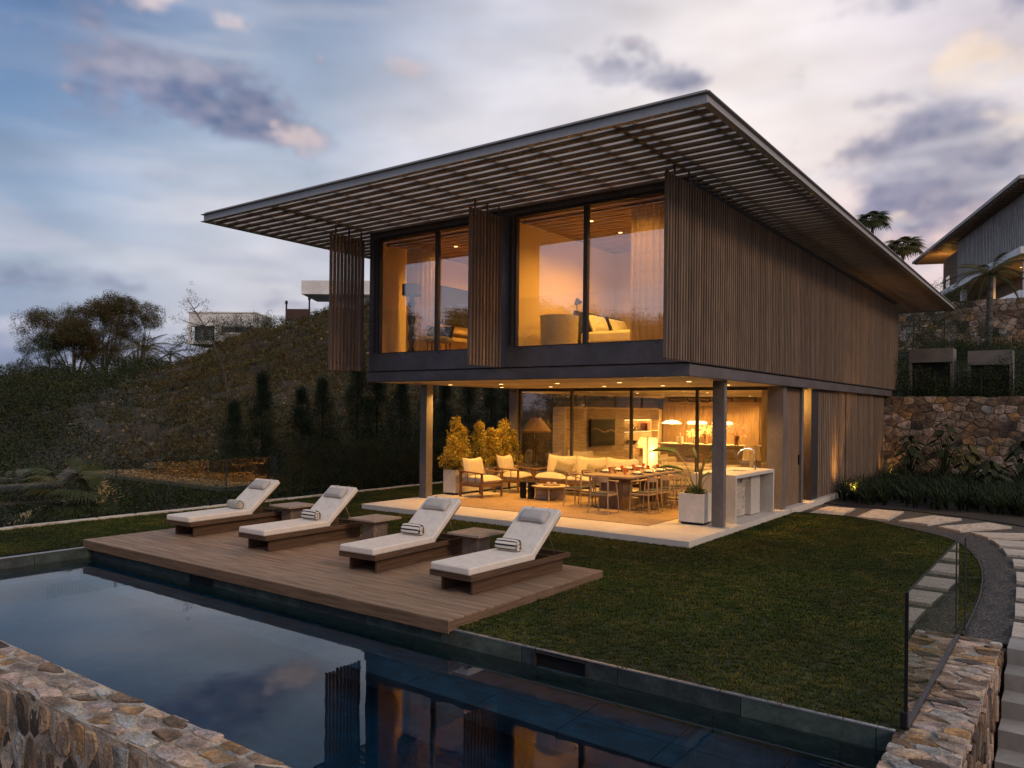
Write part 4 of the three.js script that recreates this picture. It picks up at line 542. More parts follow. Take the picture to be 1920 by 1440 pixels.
{ // outdoor bar counter
  const o = thing('bar_counter', 'pale stone outdoor bar counter with sink and open side', 'counter', [0, 0, 0]);
  part('counter_top', [bb(-1.05, -0.09, 0.92, 0.99, -5.05, -4.15), bb(-1.05, -0.09, 0.92, 0.99, -3.75, -2.58), bb(-1.05, -0.72, 0.92, 0.99, -4.15, -3.75), bb(-0.38, -0.09, 0.92, 0.99, -4.15, -3.75)], M.concrete, o);
  part('sink', [bb(-0.73, -0.37, 0.76, 0.78, -4.16, -3.74), bb(-0.73, -0.72, 0.78, 0.92, -4.15, -3.75), bb(-0.38, -0.37, 0.78, 0.92, -4.15, -3.75)], M.concrete, o);
  part('end_panel', bb(-1.05, -0.09, 0, 0.92, -2.66, -2.58), M.concrete, o); part('end_panel', bb(-1.05, -0.09, 0, 0.92, -5.05, -4.97), M.concrete, o); part('back_panel', bb(-1.05, -0.99, 0, 0.92, -4.97, -2.66), M.concrete, o);
  part('cabinet', bb(-0.99, -0.42, 0.02, 0.9, -4.1, -2.66), M.stoneSlab, o); part('cabinet_door', bb(-0.99, -0.3, 0.02, 0.9, -4.7, -4.11), M.concrete, o);
  part('faucet', [tube([[-0.3, 0.99, -4.35], [-0.3, 1.25, -4.35], [-0.32, 1.42, -4.32], [-0.45, 1.47, -4.2], [-0.56, 1.4, -4.06], [-0.58, 1.33, -4.04]], 0.017, 40, 10), CY(0.03, 0.03, 0.1, -0.3, 0.99, -4.35, 16), B(0.08, 0.012, 0.012, -0.26, 1.07, -4.35)], M.chrome, o);
}
// planters
const shrubLeaf = leafMat(0.25, 0.19, 0.035);
{
  const box = (label, pos, w, d, h) => { const o = thing('planter', label, 'planter', pos); part('box', [bb(-w / 2, w / 2, 0.03, h, d / 2 - 0.03, d / 2), bb(-w / 2, w / 2, 0.03, h, -d / 2, -d / 2 + 0.03), bb(-w / 2, -w / 2 + 0.03, 0.03, h, -d / 2 + 0.03, d / 2 - 0.03), bb(w / 2 - 0.03, w / 2, 0.03, h, -d / 2 + 0.03, d / 2 - 0.03), bb(-w / 2, w / 2, 0.03, 0.05, -d / 2, d / 2)], M.planter, o); part('base', bb(-w / 2 + 0.04, w / 2 - 0.04, 0, 0.03, -d / 2 + 0.04, d / 2 - 0.04), M.black, o); part('soil', bb(-w / 2 + 0.03, w / 2 - 0.03, h - 0.1, h - 0.05, -d / 2 + 0.03, d / 2 - 0.03), M.soil, o); return o; };
  box('white square planter beside the front column, holding tall strap leaves', [-0.78, 0, -2.2], 0.53, 0.5, 0.62);
  box('long white trough planter by the left column, behind the front armchair', [-8.02, 0, -3.75], 0.42, 1.7, 0.66);
  box('white planter behind the rear armchair, filled with a leafy shrub', [-7.95, 0, -5.25], 0.42, 0.8, 0.66);
  const shrub = (label, x, z, y0, R, H, seed, peaks) => { const o = thing('potted_shrub', label, 'shrub', [x, y0, z], 0, 'leafy shrubs in the terrace planters'), r = rand(seed), sp = []; part('stem', peaks.map(([px, pz, ph]) => taper([[px * 0.3, -0.05, pz * 0.3], [px * 0.8, ph * 0.5, pz * 0.8], [px, ph * 0.97, pz]], 0.018, 0.005, 8, 5)), M.bark, o); for (const [px, pz, ph] of peaks) { const n = Math.round(150 * ph); for (let i = 0; i < n; i++) { const t = Math.pow(r(), 0.8), rad = R * (1.02 - t * 0.85) * Math.sqrt(r()) * (t < 0.1 ? 0.75 : 1), a = r() * 6.3; sp.push([px + Math.cos(a) * rad, 0.05 + t * ph, pz + Math.sin(a) * rad, 0.13 + r() * 0.12]); } } crown('foliage', o, sp, CL.broad, shrubLeaf, [1, 1, 1], 0.35, seed); };
  shrub('tall pointed leafy shrub in the trough planter, front end', -8.05, -3.2, 0.6, 0.42, 1.3, 51, [[0, 0, 1.35], [0.1, 0.25, 0.9], [-0.05, -0.3, 1.1]]);
  shrub('bushy lit shrub at the far end of the trough planter', -7.98, -4.2, 0.6, 0.44, 1.3, 52, [[0, 0.1, 1.25], [0.12, -0.3, 1.05]]);
  shrub('leafy shrub in the planter behind the rear armchair', -7.95, -5.2, 0.6, 0.42, 1.3, 53, [[0, 0, 1.3], [0, -0.35, 1.0], [0.1, 0.25, 1.05]]);
  // bird of paradise
  const o = thing('strelitzia_plant', 'strap leaved plant with long stalks rising from the square planter', 'plant', [-0.78, 0.56, -2.2]), r = rand(61), gm = leafMat(0.035, 0.06, 0.02), ym = mat(0.3, 0.22, 0.05, { roughness: 0.5 });
  const leaf = (base, tip, len, wid, dir, up, m, tear) => { const mid = [lerp(base[0], tip[0], 0.35), lerp(base[1], tip[1], 0.62), lerp(base[2], tip[2], 0.35)]; part('stalk', taper([base, mid, tip], 0.014, 0.007, 12, 6), ym, o); const n = 12, P = [], I = [], D = new THREE.Vector3(...dir).normalize(), U = new THREE.Vector3(...up), Sd = new THREE.Vector3().crossVectors(D, U).normalize(), T = new THREE.Vector3(...tip); for (let i = 0; i <= n; i++) { const t = i / n, w = wid * Math.pow(Math.sin(Math.PI * Math.min(0.97, 0.08 + t * 0.92)), 0.7) * (1 + (tear ? (r() - 0.5) * 0.35 : 0)), c = T.clone().addScaledVector(D, len * t).add(new THREE.Vector3(0, -0.25 * len * t * t, 0)); for (const s of [-1, 0, 1]) { const q = c.clone().addScaledVector(Sd, s * w / 2).addScaledVector(U, s ? 0.25 * w : 0); P.push(q.x, q.y, q.z); } if (i) { const a = (i - 1) * 3; I.push(a, a + 1, a + 3, a + 1, a + 4, a + 3, a + 1, a + 2, a + 4, a + 2, a + 5, a + 4); } } const g = new THREE.BufferGeometry(); g.setAttribute('position', new THREE.Float32BufferAttribute(P, 3)); g.setIndex(I); g.computeVertexNormals(); part('leaf', g, m, o); };
  leaf([-0.02, 0, 0.02], [-0.42, 0.86, 0.05], 0.62, 0.26, [-0.95, 0.22, 0.1], [0, 1, 0.2], gm, 1); leaf([0.03, 0, 0.05], [-0.2, 0.52, 0.2], 0.6, 0.2, [-0.85, 0.25, 0.3], [0.1, 1, 0], leafMat(0.05, 0.075, 0.02), 1); leaf([0.05, 0, 0], [0.3, 0.9, -0.05], 0.34, 0.16, [0.25, 0.9, 0], [-0.9, 0.2, 0.3], gm, 1); leaf([0.0, 0, -0.03], [0.0, 0.78, 0.0], 0.3, 0.06, [-0.25, 0.95, 0], [0.8, 0.2, 0.5], mat(0.4, 0.4, 0.1), 0); leaf([0.05, 0, 0.08], [0.2, 0.4, 0.15], 0.26, 0.14, [0.75, 0.5, 0.2], [-0.3, 0.9, 0.3], gm, 1); leaf([0.1, 0, 0.02], [0.36, 0.48, 0.1], 0.24, 0.13, [0.8, 0.4, 0.2], [-0.3, 0.9, 0.3], gm, 1); leaf([-0.05, 0, 0.05], [-0.22, 0.42, 0.14], 0.22, 0.1, [-0.7, 0.3, 0.4], [0.2, 0.9, 0.1], gm, 1); leaf([0.02, 0, -0.05], [0.1, 0.6, -0.12], 0.3, 0.14, [0.4, 0.8, -0.2], [-0.7, 0.4, 0.3], gm, 1);
  for (let k = 0; k < 5; k++) part('stalk', taper([[0.02 + r() * 0.1, 0, r() * 0.1 - 0.05], [0.05 + r() * 0.06, 0.3, 0], [0.04 + k * 0.03, 0.55 + r() * 0.15, r() * 0.08]], 0.022, 0.008, 8, 6), ym, o);
  const gs = []; for (let k = 0; k < 40; k++) { const a = r() * 6.3; gs.push([Math.cos(a) * 0.18 * r(), 0.03 + r() * 0.12, Math.sin(a) * 0.18 * r(), 0.12 + r() * 0.08]); } crown('low_leaves', o, gs, CL.broad, gm, [1, 1, 1], 0.3, 6);
}

// ---------------------------------------------------------------- inside: living room and kitchen
{
  const o = thing('media_wall', 'built-in oak media wall with lit display shelves and wall screen', 'shelving');
  part('carcass', [bb(-8.07, -7.62, 2.34, 2.4, -14.8, -8.0), bb(-8.07, -7.62, 0.3, 2.34, -8.05, -8.0), bb(-8.07, -7.62, 0.3, 2.34, -14.8, -14.75), bb(-8.07, -7.68, 0.2, 2.34, -12.1, -8.06), bb(-8.07, -7.9, 0.2, 2.34, -14.75, -12.1)], M.oakLight, o);
  part('upper_panel', bb(-7.9, -7.66, 2.0, 2.34, -14.75, -8.06), M.oak, o); part('bench', bb(-8.07, -7.5, 0.2, 0.5, -14.8, -8.2), M.oakLight, o);
  for (const y of [1.99, 1.55, 1.05]) part('shelf', bb(-7.9, -7.63, y - 0.03, y, -14.74, -12.12), M.oakLight, o);
  [[1.945, 0.2], [1.505, 0.2], [1.005, 0.3]].forEach(([y]) => { const l = part('led_strip', bb(-7.9, -7.88, y - 0.012, y + 0.012, y < 1.1 ? -14.0 : -14.6, y < 1.1 ? -11.3 : -12.2), M.led, o); area(l, [-7.85, y - 0.02, -13.3], [0.5, -1, 0], 2.4, 0.03, 26); });
  const tv = thing('television', 'large wall screen showing dark landscape on the oak media wall', 'television'); part('casing', bb(-7.6, -7.54, 1.08, 1.99, -11.15, -9.5), M.black, tv); const g = new THREE.PlaneGeometry(1.6, 0.86).rotateY(Math.PI / 2).translate(-7.536, 1.535, -10.325); part('screen_face', g, M.screen, tv, true);
  solo('red_book', 'red book standing on the upper lit shelf', 'book', bb(-7.85, -7.7, 1.56, 1.85, -14.2, -13.95), M.red); solo('figurine', 'dark figurine in front of the red book on the shelf', 'figurine', lathe([[0.001, 0], [0.07, 0], [0.05, 0.06], [0.08, 0.12], [0.05, 0.18], [0.06, 0.24], [0.001, 0.28]], 14), M.bowl).position.set(-7.68, 1.555, -13.85);
  solo('silver_bowl', 'small silver ornament on the upper lit shelf', 'ornament', lathe([[0.001, 0], [0.05, 0], [0.09, 0.07], [0.05, 0.12], [0.001, 0.15]], 14), M.chrome).position.set(-7.7, 1.555, -12.9); solo('black_bowl', 'wide black bowl on the lower lit shelf', 'bowl', lathe([[0.001, 0], [0.06, 0], [0.2, 0.14], [0.19, 0.14], [0.05, 0.02], [0.001, 0.02]], 20), M.bowl).position.set(-7.7, 1.055, -12.8);
  const tl = thing('table_lamp', 'cone shaded table lamp on the bench below the shelves', 'lamp', [-7.6, 0.5, -13.3]); part('shade', new THREE.CylinderGeometry(0.05, 0.22, 0.4, 24, 1, true).translate(0, 0.62, 0), M.shade, tl); part('stem', CY(0.09, 0.06, 0.42, 0, 0, 0, 16), M.vase, tl); bulb(tl, [0, 0.55, 0], 1.5);
}
{
  const k = thing('kitchen_cabinets', 'tall oak kitchen cabinets along the rear wall', 'cabinet'); const xs = [-8.0, -7.0, -6.55, -5.55, -5.1, -4.1, -3.4, -2.5, -1.6, -0.6];
  for (let i = 1; i < xs.length; i++) part('cabinet_door', bb(xs[i - 1] + 0.006, xs[i] - 0.006, 0.1, 2.5, -16.15, -15.98 + (i % 2) * 0.01), i % 3 ? M.oak : M.oakDark, k); part('top_panel', bb(-8, -0.6, 2.51, 2.66, -16.15, -15.98), M.oak, k); for (let x = -7.8; x < -3; x += 0.9) part('air_grille', bb(x, x + 0.8, 2.69, 2.79, -16.15, -16.0), M.oakDark, k); part('oven', bb(-4.0, -3.5, 0.9, 1.6, -15.98, -15.94), M.black, k);
  const i = thing('kitchen_island', 'pale stone kitchen island below the pendant lamps', 'island'); part('worktop', RB(3.9, 0.06, 1.1, 0.01, -5.4, 1.06, -14.5), M.concrete, i); part('body', bb(-7.2, -3.6, 0, 1.03, -14.9, -14.05), M.stoneSlab, i);
  const vase = (lab, x, y, z, s, c, seed, m = M.vase) => { const o = thing('flower_vase', lab, 'flowers', [x, y, z]); part('vase', lathe([[0.001, 0], [0.07, 0], [0.06, 0.1], [0.075, 0.28], [0.07, 0.28], [0.055, 0.1], [0.001, 0.02]].map(([a, b]) => [a * s, b * s]), 16), m, o); const r = rand(seed), sp = []; for (let q = 0; q < 70; q++) { const a = r() * 6.3, b = Math.sqrt(r()) * 0.34 * s; sp.push([Math.cos(a) * b, (0.36 + 0.32 * r() - b * 0.3) * s, Math.sin(a) * b, 0.1 * s * (0.7 + r() * 0.6)]); } crown('blossom', o, sp, CL.broad, leafMat(...c), [1, 1, 1], 0.3, seed); part('stems', sp.slice(0, 10).map((p) => taper([[0, 0.15 * s, 0], [p[0] * 0.5, p[1] * 0.75, p[2] * 0.5], p.slice(0, 3)], 0.006, 0.003, 6, 4)), M.bark, o); };
  vase('pink flower bouquet in a vase at the oven end of the island', -4.4, 1.09, -14.4, 1.25, [0.75, 0.5, 0.45], 71); vase('cream flower bouquet in a vase on the kitchen island', -5.6, 1.09, -14.5, 1.1, [0.7, 0.62, 0.4], 72); vase('low cream flowers on the kitchen island beside the candle jar', -6.05, 1.09, -14.5, 0.8, [0.7, 0.62, 0.45], 73, M.ceramic);
  const cj = thing('candle_jar', 'pale lidded jar on the kitchen island', 'jar', [-6.55, 1.09, -14.4]); part('jar', CY(0.11, 0.11, 0.22, 0, 0, 0, 20), M.ceramic, cj); part('lid', [CY(0.115, 0.115, 0.03, 0, 0.22, 0, 20), CY(0.015, 0.03, 0.14, 0, 0.25, 0, 10)], M.ceramic, cj);
  ['round glowing pendant lamp at the media wall end of the island', 'round glowing pendant lamp over the middle of the island', 'round glowing pendant lamp at the oven end of the island'].forEach((l, j) => { const x = [-7.0, -5.98, -5.0][j], p = thing('pendant_lamp', l, 'lamp', [x, 1.8, -14.6], 0, 'pendant lamps over the kitchen island'); part('shade', lathe(j ? [[0.001, 0], [0.32, 0.005], [0.37, 0.05], [0.37, 0.09], [0.3, 0.13], [0.001, 0.14]] : [[0.001, 0], [0.37, 0.01], [0.36, 0.05], [0.2, 0.14], [0.001, 0.16]], 30), M.pendant, p); part('cord', [CY(0.008, 0.008, 0.75, 0, 0.32, 0, 6), tube([[0, 0.35, 0], [0.04, 0.25, 0], [0.1, 0.13, 0]], 0.006, 8, 5), tube([[0, 0.35, 0], [-0.04, 0.25, 0], [-0.1, 0.13, 0]], 0.006, 8, 5)], M.chrome, p); part('canopy', CY(0.06, 0.06, 0.03, 0, 1.04, 0, 14), M.ceramic, p); bulb(p, [0, -0.1, 0], 8); });
}
{
  const f = thing('floor_lamp', 'tall square paper floor lamp glowing behind the dining table', 'lamp', [-4.4, 0, -7.5]); part('shade', RB(0.32, 1.15, 0.32, 0.02, 0, 0.95, 0), M.paper, f); part('frame', [B(0.02, 1.56, 0.02, 0, 0.78, 0.17), B(0.3, 0.03, 0.3, 0, 0.015, 0)], M.oakDark, f); bulb(f, [0.3, 1.1, 0.3], 6);
  const c = thing('floor_lamp', 'cone shaded rattan floor lamp inside the glass near the left column', 'lamp', [-7.7, 0, -6.5]); part('shade', new THREE.CylinderGeometry(0.14, 0.46, 0.4, 40, 1, true).translate(0, 1.85, 0), M.rattan, c); part('rim', lathe([[0.46, 1.65], [0.4, 1.61], [0.4, 1.6], [0.47, 1.645]], 40), M.rattan, c); part('pole', CY(0.012, 0.012, 1.7, 0, 0, 0, 8), M.black, c); part('base', CY(0.16, 0.15, 0.025, 0, 0, 0, 24), M.black, c);
  const t = thing('table_lamp', 'table lamp with wide cream shade behind the bar counter', 'lamp', [-1.7, 0.55, -8.2]); part('shade', new THREE.CylinderGeometry(0.2, 0.26, 0.42, 28, 1, true).translate(0, 0.62, 0), M.shade, t); part('stem', lathe([[0.001, 0], [0.1, 0], [0.12, 0.12], [0.05, 0.3], [0.02, 0.45], [0.001, 0.45]], 16), M.ceramic, t); solo('console_table', 'low cream console under the wide shaded table lamp', 'table', RB(0.9, 0.55, 0.5, 0.02, -1.7, 0.275, -8.2), M.oakLight);
  const sofa = (lab, x, z, w, turn) => { const o = thing('living_sofa', lab, 'sofa', [x, 0, z], turn, 'cream sofas in the living room'); part('seat', RB(w, 0.42, 0.95, 0.06, 0, 0.22, 0), M.cream, o); part('back', RB(w, 0.42, 0.24, 0.1, 0, 0.62, -0.38), M.cream, o); for (const s of [-1, 1]) part('arm', RB(0.24, 0.55, 0.95, 0.1, s * (w / 2 - 0.12), 0.3, 0), M.cream, o); for (let k = 0; k < 3; k++) part('back_cushion', cushion(w / 3.4, 0.46, 0.22).rotateX(-0.2).translate((k - 1) * w / 3.6, 0.7, -0.18), M.cream, o); };
  sofa('cream sofa with its back to the glass behind the dining chairs', -2.6, -7.0, 2.6, Math.PI); sofa('cream sofa in front of the media wall', -5.4, -9.2, 2.6, -Math.PI / 2); sofa('cream sofa behind the bar counter with square cushions', -1.9, -10.5, 2.4, -Math.PI / 2);
  const lc = thing('lounge_chair', 'cream lounge chair with draped throw near the wall screen', 'armchair', [-6.9, 0, -7.9], 0.7); part('seat', RB(0.8, 0.3, 0.8, 0.08, 0, 0.35, 0), M.cream, lc); part('back', cushion(0.8, 0.6, 0.2, 10, 0.05).rotateX(-0.3).translate(0, 0.75, -0.35), M.cream, lc); for (const [x, z] of [[-0.3, -0.3], [0.3, -0.3], [-0.3, 0.3], [0.3, 0.3]]) part('leg', CY(0.02, 0.02, 0.22, x, 0, z, 8), M.oakDark, lc);
  const dc = thing('dining_chair', 'dark seated timber chair beside the kitchen island', 'dining chair', [-4.75, 0, -12.4], 2.6); for (const [x, z] of [[-0.22, -0.22], [0.22, -0.22], [-0.22, 0.22], [0.22, 0.22]]) part('leg', CY(0.018, 0.016, z < 0 ? 0.8 : 0.44, x, 0, z, 8), M.oak, dc); part('seat', RB(0.48, 0.04, 0.46, 0.015, 0, 0.46, 0), M.charcoalFabric, dc); part('backrest', RB(0.48, 0.14, 0.03, 0.01, 0, 0.76, -0.22), M.oak, dc);
  // ceiling lights of the living room
  for (const [x, z] of [[-6.9, -7.2], [-4.6, -7.0], [-2.3, -7.0], [-6.2, -10.2], [-3.8, -10.2], [-1.6, -10], [-6.2, -15.2], [-4.2, -15.2]]) { const d = part('downlight', CY(0.045, 0.045, 0.008, x, 2.862, z, 14), M.lampOn, villa); lamp(d, [x, 2.845, z], z > -8 ? 9 : 17, 1.25, 0.8); }
  const cv = part('cove_light', bb(-7.8, -0.9, 2.845, 2.865, -6.7, -6.64), M.led, villa); area(cv, [-4.3, 2.84, -6.67], [0, -1, 0], 6.8, 0.06, 15);
}
// ---------------------------------------------------------------- inside: bedrooms
{
  const drape = (label, x0, x1, z, m) => { const n = Math.round((x1 - x0) / 0.012), P = [], I = []; for (let i = 0; i <= n; i++) for (let j = 0; j < 2; j++) { const x = lerp(x0, x1, i / n); P.push(x, j ? 6.2 : 3.47, z + 0.035 * Math.sin(x * 46 + 0.7 * Math.sin(x * 9)) * (j ? 0.8 : 1)); if (i && !j) { const a = (i - 1) * 2; I.push(a, a + 2, a + 1, a + 1, a + 2, a + 3); } } const g = new THREE.BufferGeometry(); g.setAttribute('position', new THREE.Float32BufferAttribute(P, 3)); g.setIndex(I); g.computeVertexNormals(); solo('curtain', label, 'curtain', g, m); };
  drape('pleated sheer curtain inside the narrower bedroom window', -7.8, -6.78, -0.95, M.curtain); drape('pleated sheer curtain at the slat screen end of the wide bedroom window', -1.42, -0.3, -0.46, M.curtain);
  const l = thing('floor_lamp', 'floor lamp with dark drum shade in the far bedroom', 'lamp', [-7.22, 3.46, -0.55]); part('shade', new THREE.CylinderGeometry(0.23, 0.23, 0.25, 30, 1, true).translate(0, 1.62, 0), M.darkShade, l); part('stem', lathe([[0.001, 0], [0.12, 0], [0.12, 0.03], [0.05, 0.3], [0.09, 0.5], [0.05, 0.7], [0.1, 0.95], [0.05, 1.15], [0.09, 1.3], [0.03, 1.5], [0.001, 1.5]], 18), M.black, l);
  const ch = (lab, x, z, t, m) => { const o = thing('tub_chair', lab, 'armchair', [x, 3.46, z], t); const b = new THREE.CylinderGeometry(0.36, 0.3, 0.34, 24, 1, true, Math.PI * 0.6, Math.PI * 0.8).translate(0, 0.6, 0), b2 = new THREE.CylinderGeometry(0.31, 0.25, 0.34, 24, 1, true, Math.PI * 0.6, Math.PI * 0.8).translate(0, 0.6, 0); part('backrest', [b, b2], m, o); part('seat', RB(0.56, 0.12, 0.56, 0.05, 0, 0.42, 0.02), M.olive, o); for (const [a, c] of [[-0.22, -0.2], [0.22, -0.2], [-0.22, 0.22], [0.22, 0.22]]) part('leg', CY(0.016, 0.02, 0.38, a, 0, c, 8), M.oakDark, o); };
  ch('dark tub chair behind the far bedroom window', -6.5, -0.72, 0.5, M.charcoalFabric); ch('olive tub chair beside the desk in the far bedroom', -5.0, -1.1, -1.2, M.olive);
  const d = thing('desk', 'timber desk under the wall screen in the far bedroom', 'desk', [-7.6, 3.46, -2.6]); part('desk_top', RB(0.6, 0.05, 1.8, 0.01, 0, 0.75, 0), M.oak, d); for (const z of [-0.8, 0.8]) part('leg', RB(0.5, 0.74, 0.05, 0.01, 0, 0.37, z), M.oak, d);
  const tv = thing('television', 'large dark screen on the far bedroom side wall', 'television'); part('casing', bb(-7.97, -7.92, 4.5, 5.5, -3.5, -1.7), M.black, tv); part('screen_face', bb(-7.92, -7.915, 4.52, 5.48, -3.48, -1.72), M.navy, tv);
  const bo = thing('boucle_chair', 'round cream boucle chair behind the wide bedroom window', 'armchair', [-3.35, 3.46, -0.95]); part('shell', [new THREE.CylinderGeometry(0.42, 0.4, 0.8, 40, 1, true, -0.6, Math.PI * 1.55).translate(0, 0.4, 0), new THREE.CylinderGeometry(0.3, 0.3, 0.8, 40, 1, true, -0.6, Math.PI * 1.55).translate(0, 0.4, 0), new THREE.RingGeometry(0.3, 0.42, 40, 1, -1.0 - Math.PI * 0.96, Math.PI * 1.55).rotateX(-Math.PI / 2).translate(0, 0.8, 0)], M.boucle, bo); part('seat', CY(0.38, 0.38, 0.42, 0, 0.01, 0, 36), M.boucle, bo);
  const hb = thing('bed', 'upholstered bed with channelled headboard in the wide bedroom', 'bed', [-2.6, 3.46, -3.2]); part('base', RB(2.0, 0.3, 2.2, 0.04, 0, 0.15, 0), M.taupe, hb); part('mattress', RB(1.9, 0.28, 2.1, 0.08, 0, 0.44, 0.02), M.white, hb); for (let k = 0; k < 9; k++) part('headboard_channel', RB(0.12, 1.05, 0.24, 0.05, -1.06, 0.55, -1.0 + k * 0.25), M.navy, hb); for (const z of [-0.5, 0.5]) part('bed_pillow', cushion(0.7, 0.45, 0.2).rotateY(Math.PI / 2).rotateZ(0.4).translate(-0.8, 0.8, z), M.white, hb);
  const rl = thing('reading_lamp', 'slim black reading lamp behind the boucle chair', 'lamp', [-3.55, 3.46, -2.0]); part('pole', CY(0.01, 0.01, 1.25, 0, 0, 0, 8), M.black, rl); part('shade', lathe([[0.001, 0.16], [0.03, 0.15], [0.1, 0.03], [0.095, 0.03], [0.001, 0.12]], 18).rotateZ(0.3).translate(0.05, 1.18, 0), M.black, rl); part('base', CY(0.12, 0.12, 0.02, 0, 0, 0, 20), M.black, rl);
  const tl = thing('table_lamp', 'table lamp with white drum shade beside the bed', 'lamp', [-2.2, 4.1, -4.25]); part('shade', new THREE.CylinderGeometry(0.22, 0.24, 0.34, 30, 1, true).translate(0, 0.62, 0), M.shade, tl); part('stem', RB(0.17, 0.42, 0.17, 0.02, 0, 0.21, 0), M.navy, tl); solo('bedside_cabinet', 'bedside cabinet under the white shaded table lamp', 'cabinet', RB(0.6, 0.64, 0.42, 0.02, -2.2, 3.78, -4.25), M.oak);
}
// ---------------------------------------------------------------- plants on the left and the hill
const G = { cypress: leafMat(0.02, 0.03, 0.01), hedge: leafMat(0.04, 0.036, 0.01), oak: leafMat(0.055, 0.042, 0.013), oakGreen: leafMat(0.025, 0.034, 0.014), bush: leafMat(0.018, 0.024, 0.008), dry: mat(0.1, 0.08, 0.034, { roughness: 1, specularIntensity: 0.2 }), palm: leafMat(0.032, 0.038, 0.012), palmDry: mat(0.34, 0.25, 0.13, { roughness: 0.9 }), bed: leafMat(0.012, 0.02, 0.006), fern: leafMat(0.05, 0.045, 0.012) };
const onView = (u, D) => { const s = (u - 960) / 1457; return [CAM[0] + D * (-0.59 + 0.807 * s), CAM[1] + D * (-0.807 - 0.59 * s)]; };
{ // cypresses
  const r = rand(101), L = [[-14, -0.4, 2.5], [-14.2, -1.5, 3.4], [-13.9, -2.7, 2.9], [-14.1, -3.7, 3.3], [-14, -5.1, 4.3], [-13.9, -5.9, 4.0], [-14.1, -7.3, 3.5], [-14, -8.6, 3.8], [-14.2, -9.8, 3.7], [-14, -11.0, 4.4], [-13.9, -12.3, 4.3], [-14.1, -13.7, 4.2], [-14, -15.2, 4.0], [-14.2, -16.8, 4.2]];
  const where = ['first from the fan palm end', 'second from the fan palm end', 'third from the fan palm end', 'fourth from the fan palm end', 'tallest left of the terrace', 'beside the tallest, towards the terrace', 'seen just left of the terrace column', 'seen just right of the left terrace column', 'above the trough planter', 'above the lit planter shrubs', 'left of the glass doors', 'next to the last but two', 'last but one, behind the house wall', 'last in the row, behind the house'];
  L.forEach(([x, z, h], i) => { const o = thing('cypress_tree', 'dark conical cypress behind the hedge, ' + where[i], 'tree', [x, -0.5, z], 0, 'cypress trees in a row behind the hedge'), sp = [], R = 0.85 + r() * 0.25; part('trunk', taper([[0, 0, 0], [0, h * 0.5, 0], [0, h * 0.96, 0]], 0.06, 0.015, 6, 6), M.bark, o); const n = Math.round(h * 110); for (let k = 0; k < n; k++) { const t = Math.pow(r(), 0.9), a = r() * 6.3, rr = R * (1 - Math.pow(t, 1.4)) * (0.35 + 0.65 * Math.sqrt(r())) * (0.8 + 0.35 * Math.sin(a * 3 + t * 9 + i)); sp.push([Math.cos(a) * rr, 0.15 + t * (h + 0.25), Math.sin(a) * rr, 0.28 + r() * 0.16]); } crown('crown', o, sp, CL.needle, G.cypress, [1, 1, 1], 0.4, i + 200); });
}
{ // clipped hedge plants in front of them
  const r = rand(111), where = ['at the balustrade end of the row', 'second from the balustrade end', 'third from the balustrade end', 'fourth from the balustrade end', 'fifth from the balustrade end', 'sixth from the balustrade end', 'behind the left terrace column', 'behind the trough planter', 'behind the lit planter shrubs', 'nearest the glass doors'];
  for (let k = 0; k < 10; k++) { const z = -0.9 - k * 1.1, o = thing('hedge_plant', 'clipped yellow green hedge plant ' + where[k], 'hedge', [-11.9, -0.35, z], 0, 'clipped hedge plants along the curb'), sp = [], H = 1.55 + r() * 0.25; part('stem', [-0.2, 0.15].map((d) => taper([[0, 0, d], [0.05, 0.6, d * 1.2], [0, 1.2, d * 1.6]], 0.025, 0.01, 6, 5)), M.bark, o); for (let i = 0; i < 230; i++) { const y = 0.35 + r() * (H - 0.35); sp.push([(r() - 0.5) * 0.62, y, (r() - 0.5) * 1.0, 0.17 + r() * 0.12]); } crown('foliage', o, sp, CL.small, G.hedge, [1, 1, 1], 0.45, 300 + k); }
}
{ // a tall slender tree on the mound
  const [bx, bz] = onView(426, 45), o = thing('slender_tree', 'tall slender leaning tree with sparse tufts of leaves on the mound', 'tree', [bx, landH(bx, bz) - 0.3, bz]), side = [0.807, -0.59], at = (s, y) => [side[0] * s, y, side[1] * s], y1 = 8.7 - landH(bx, bz), tr = [at(0, 0), at(-0.1, y1 * 0.25), at(-0.6, y1 * 0.5), at(-1.35, y1 * 0.75), at(-2.3, y1)];
  const r = rand(121), sp = [], tw = [], cv = new THREE.CatmullRomCurve3(tr.map((p) => new THREE.Vector3(...p)));
  part('trunk', taper(tr, 0.08, 0.022, 20, 6), M.bark, o);
  for (let k = 0; k < 13; k++) { const t = 0.15 + 0.85 * r(), c = cv.getPoint(t), a = r() * 6.3, L = t > 0.85 ? 0.5 : 0.8 + 0.8 * r(), e = [c.x + Math.cos(a) * L, c.y + 0.2 + 0.4 * r(), c.z + Math.sin(a) * L]; tw.push(taper([[c.x, c.y, c.z], [(c.x + e[0]) / 2, c.y + 0.1, (c.z + e[2]) / 2], e], 0.03, 0.012, 5, 4)); for (let i = 0; i < 7; i++) sp.push([e[0] + (r() - 0.5) * 0.9, e[1] + (r() - 0.5) * 0.7, e[2] + (r() - 0.5) * 0.9, 0.28 + r() * 0.25]); }
  const top = tr[4]; for (let i = 0; i < 14; i++) sp.push([top[0] + (r() - 0.5) * 0.8, top[1] - 0.2 + r() * 1.3, top[2] + (r() - 0.5) * 0.8, 0.35]);
  part('twigs', tw, M.bark, o); crown('crown', o, sp, CL.small, G.oak, [1.2, 1.1, 0.8], 0.4, 12);
}
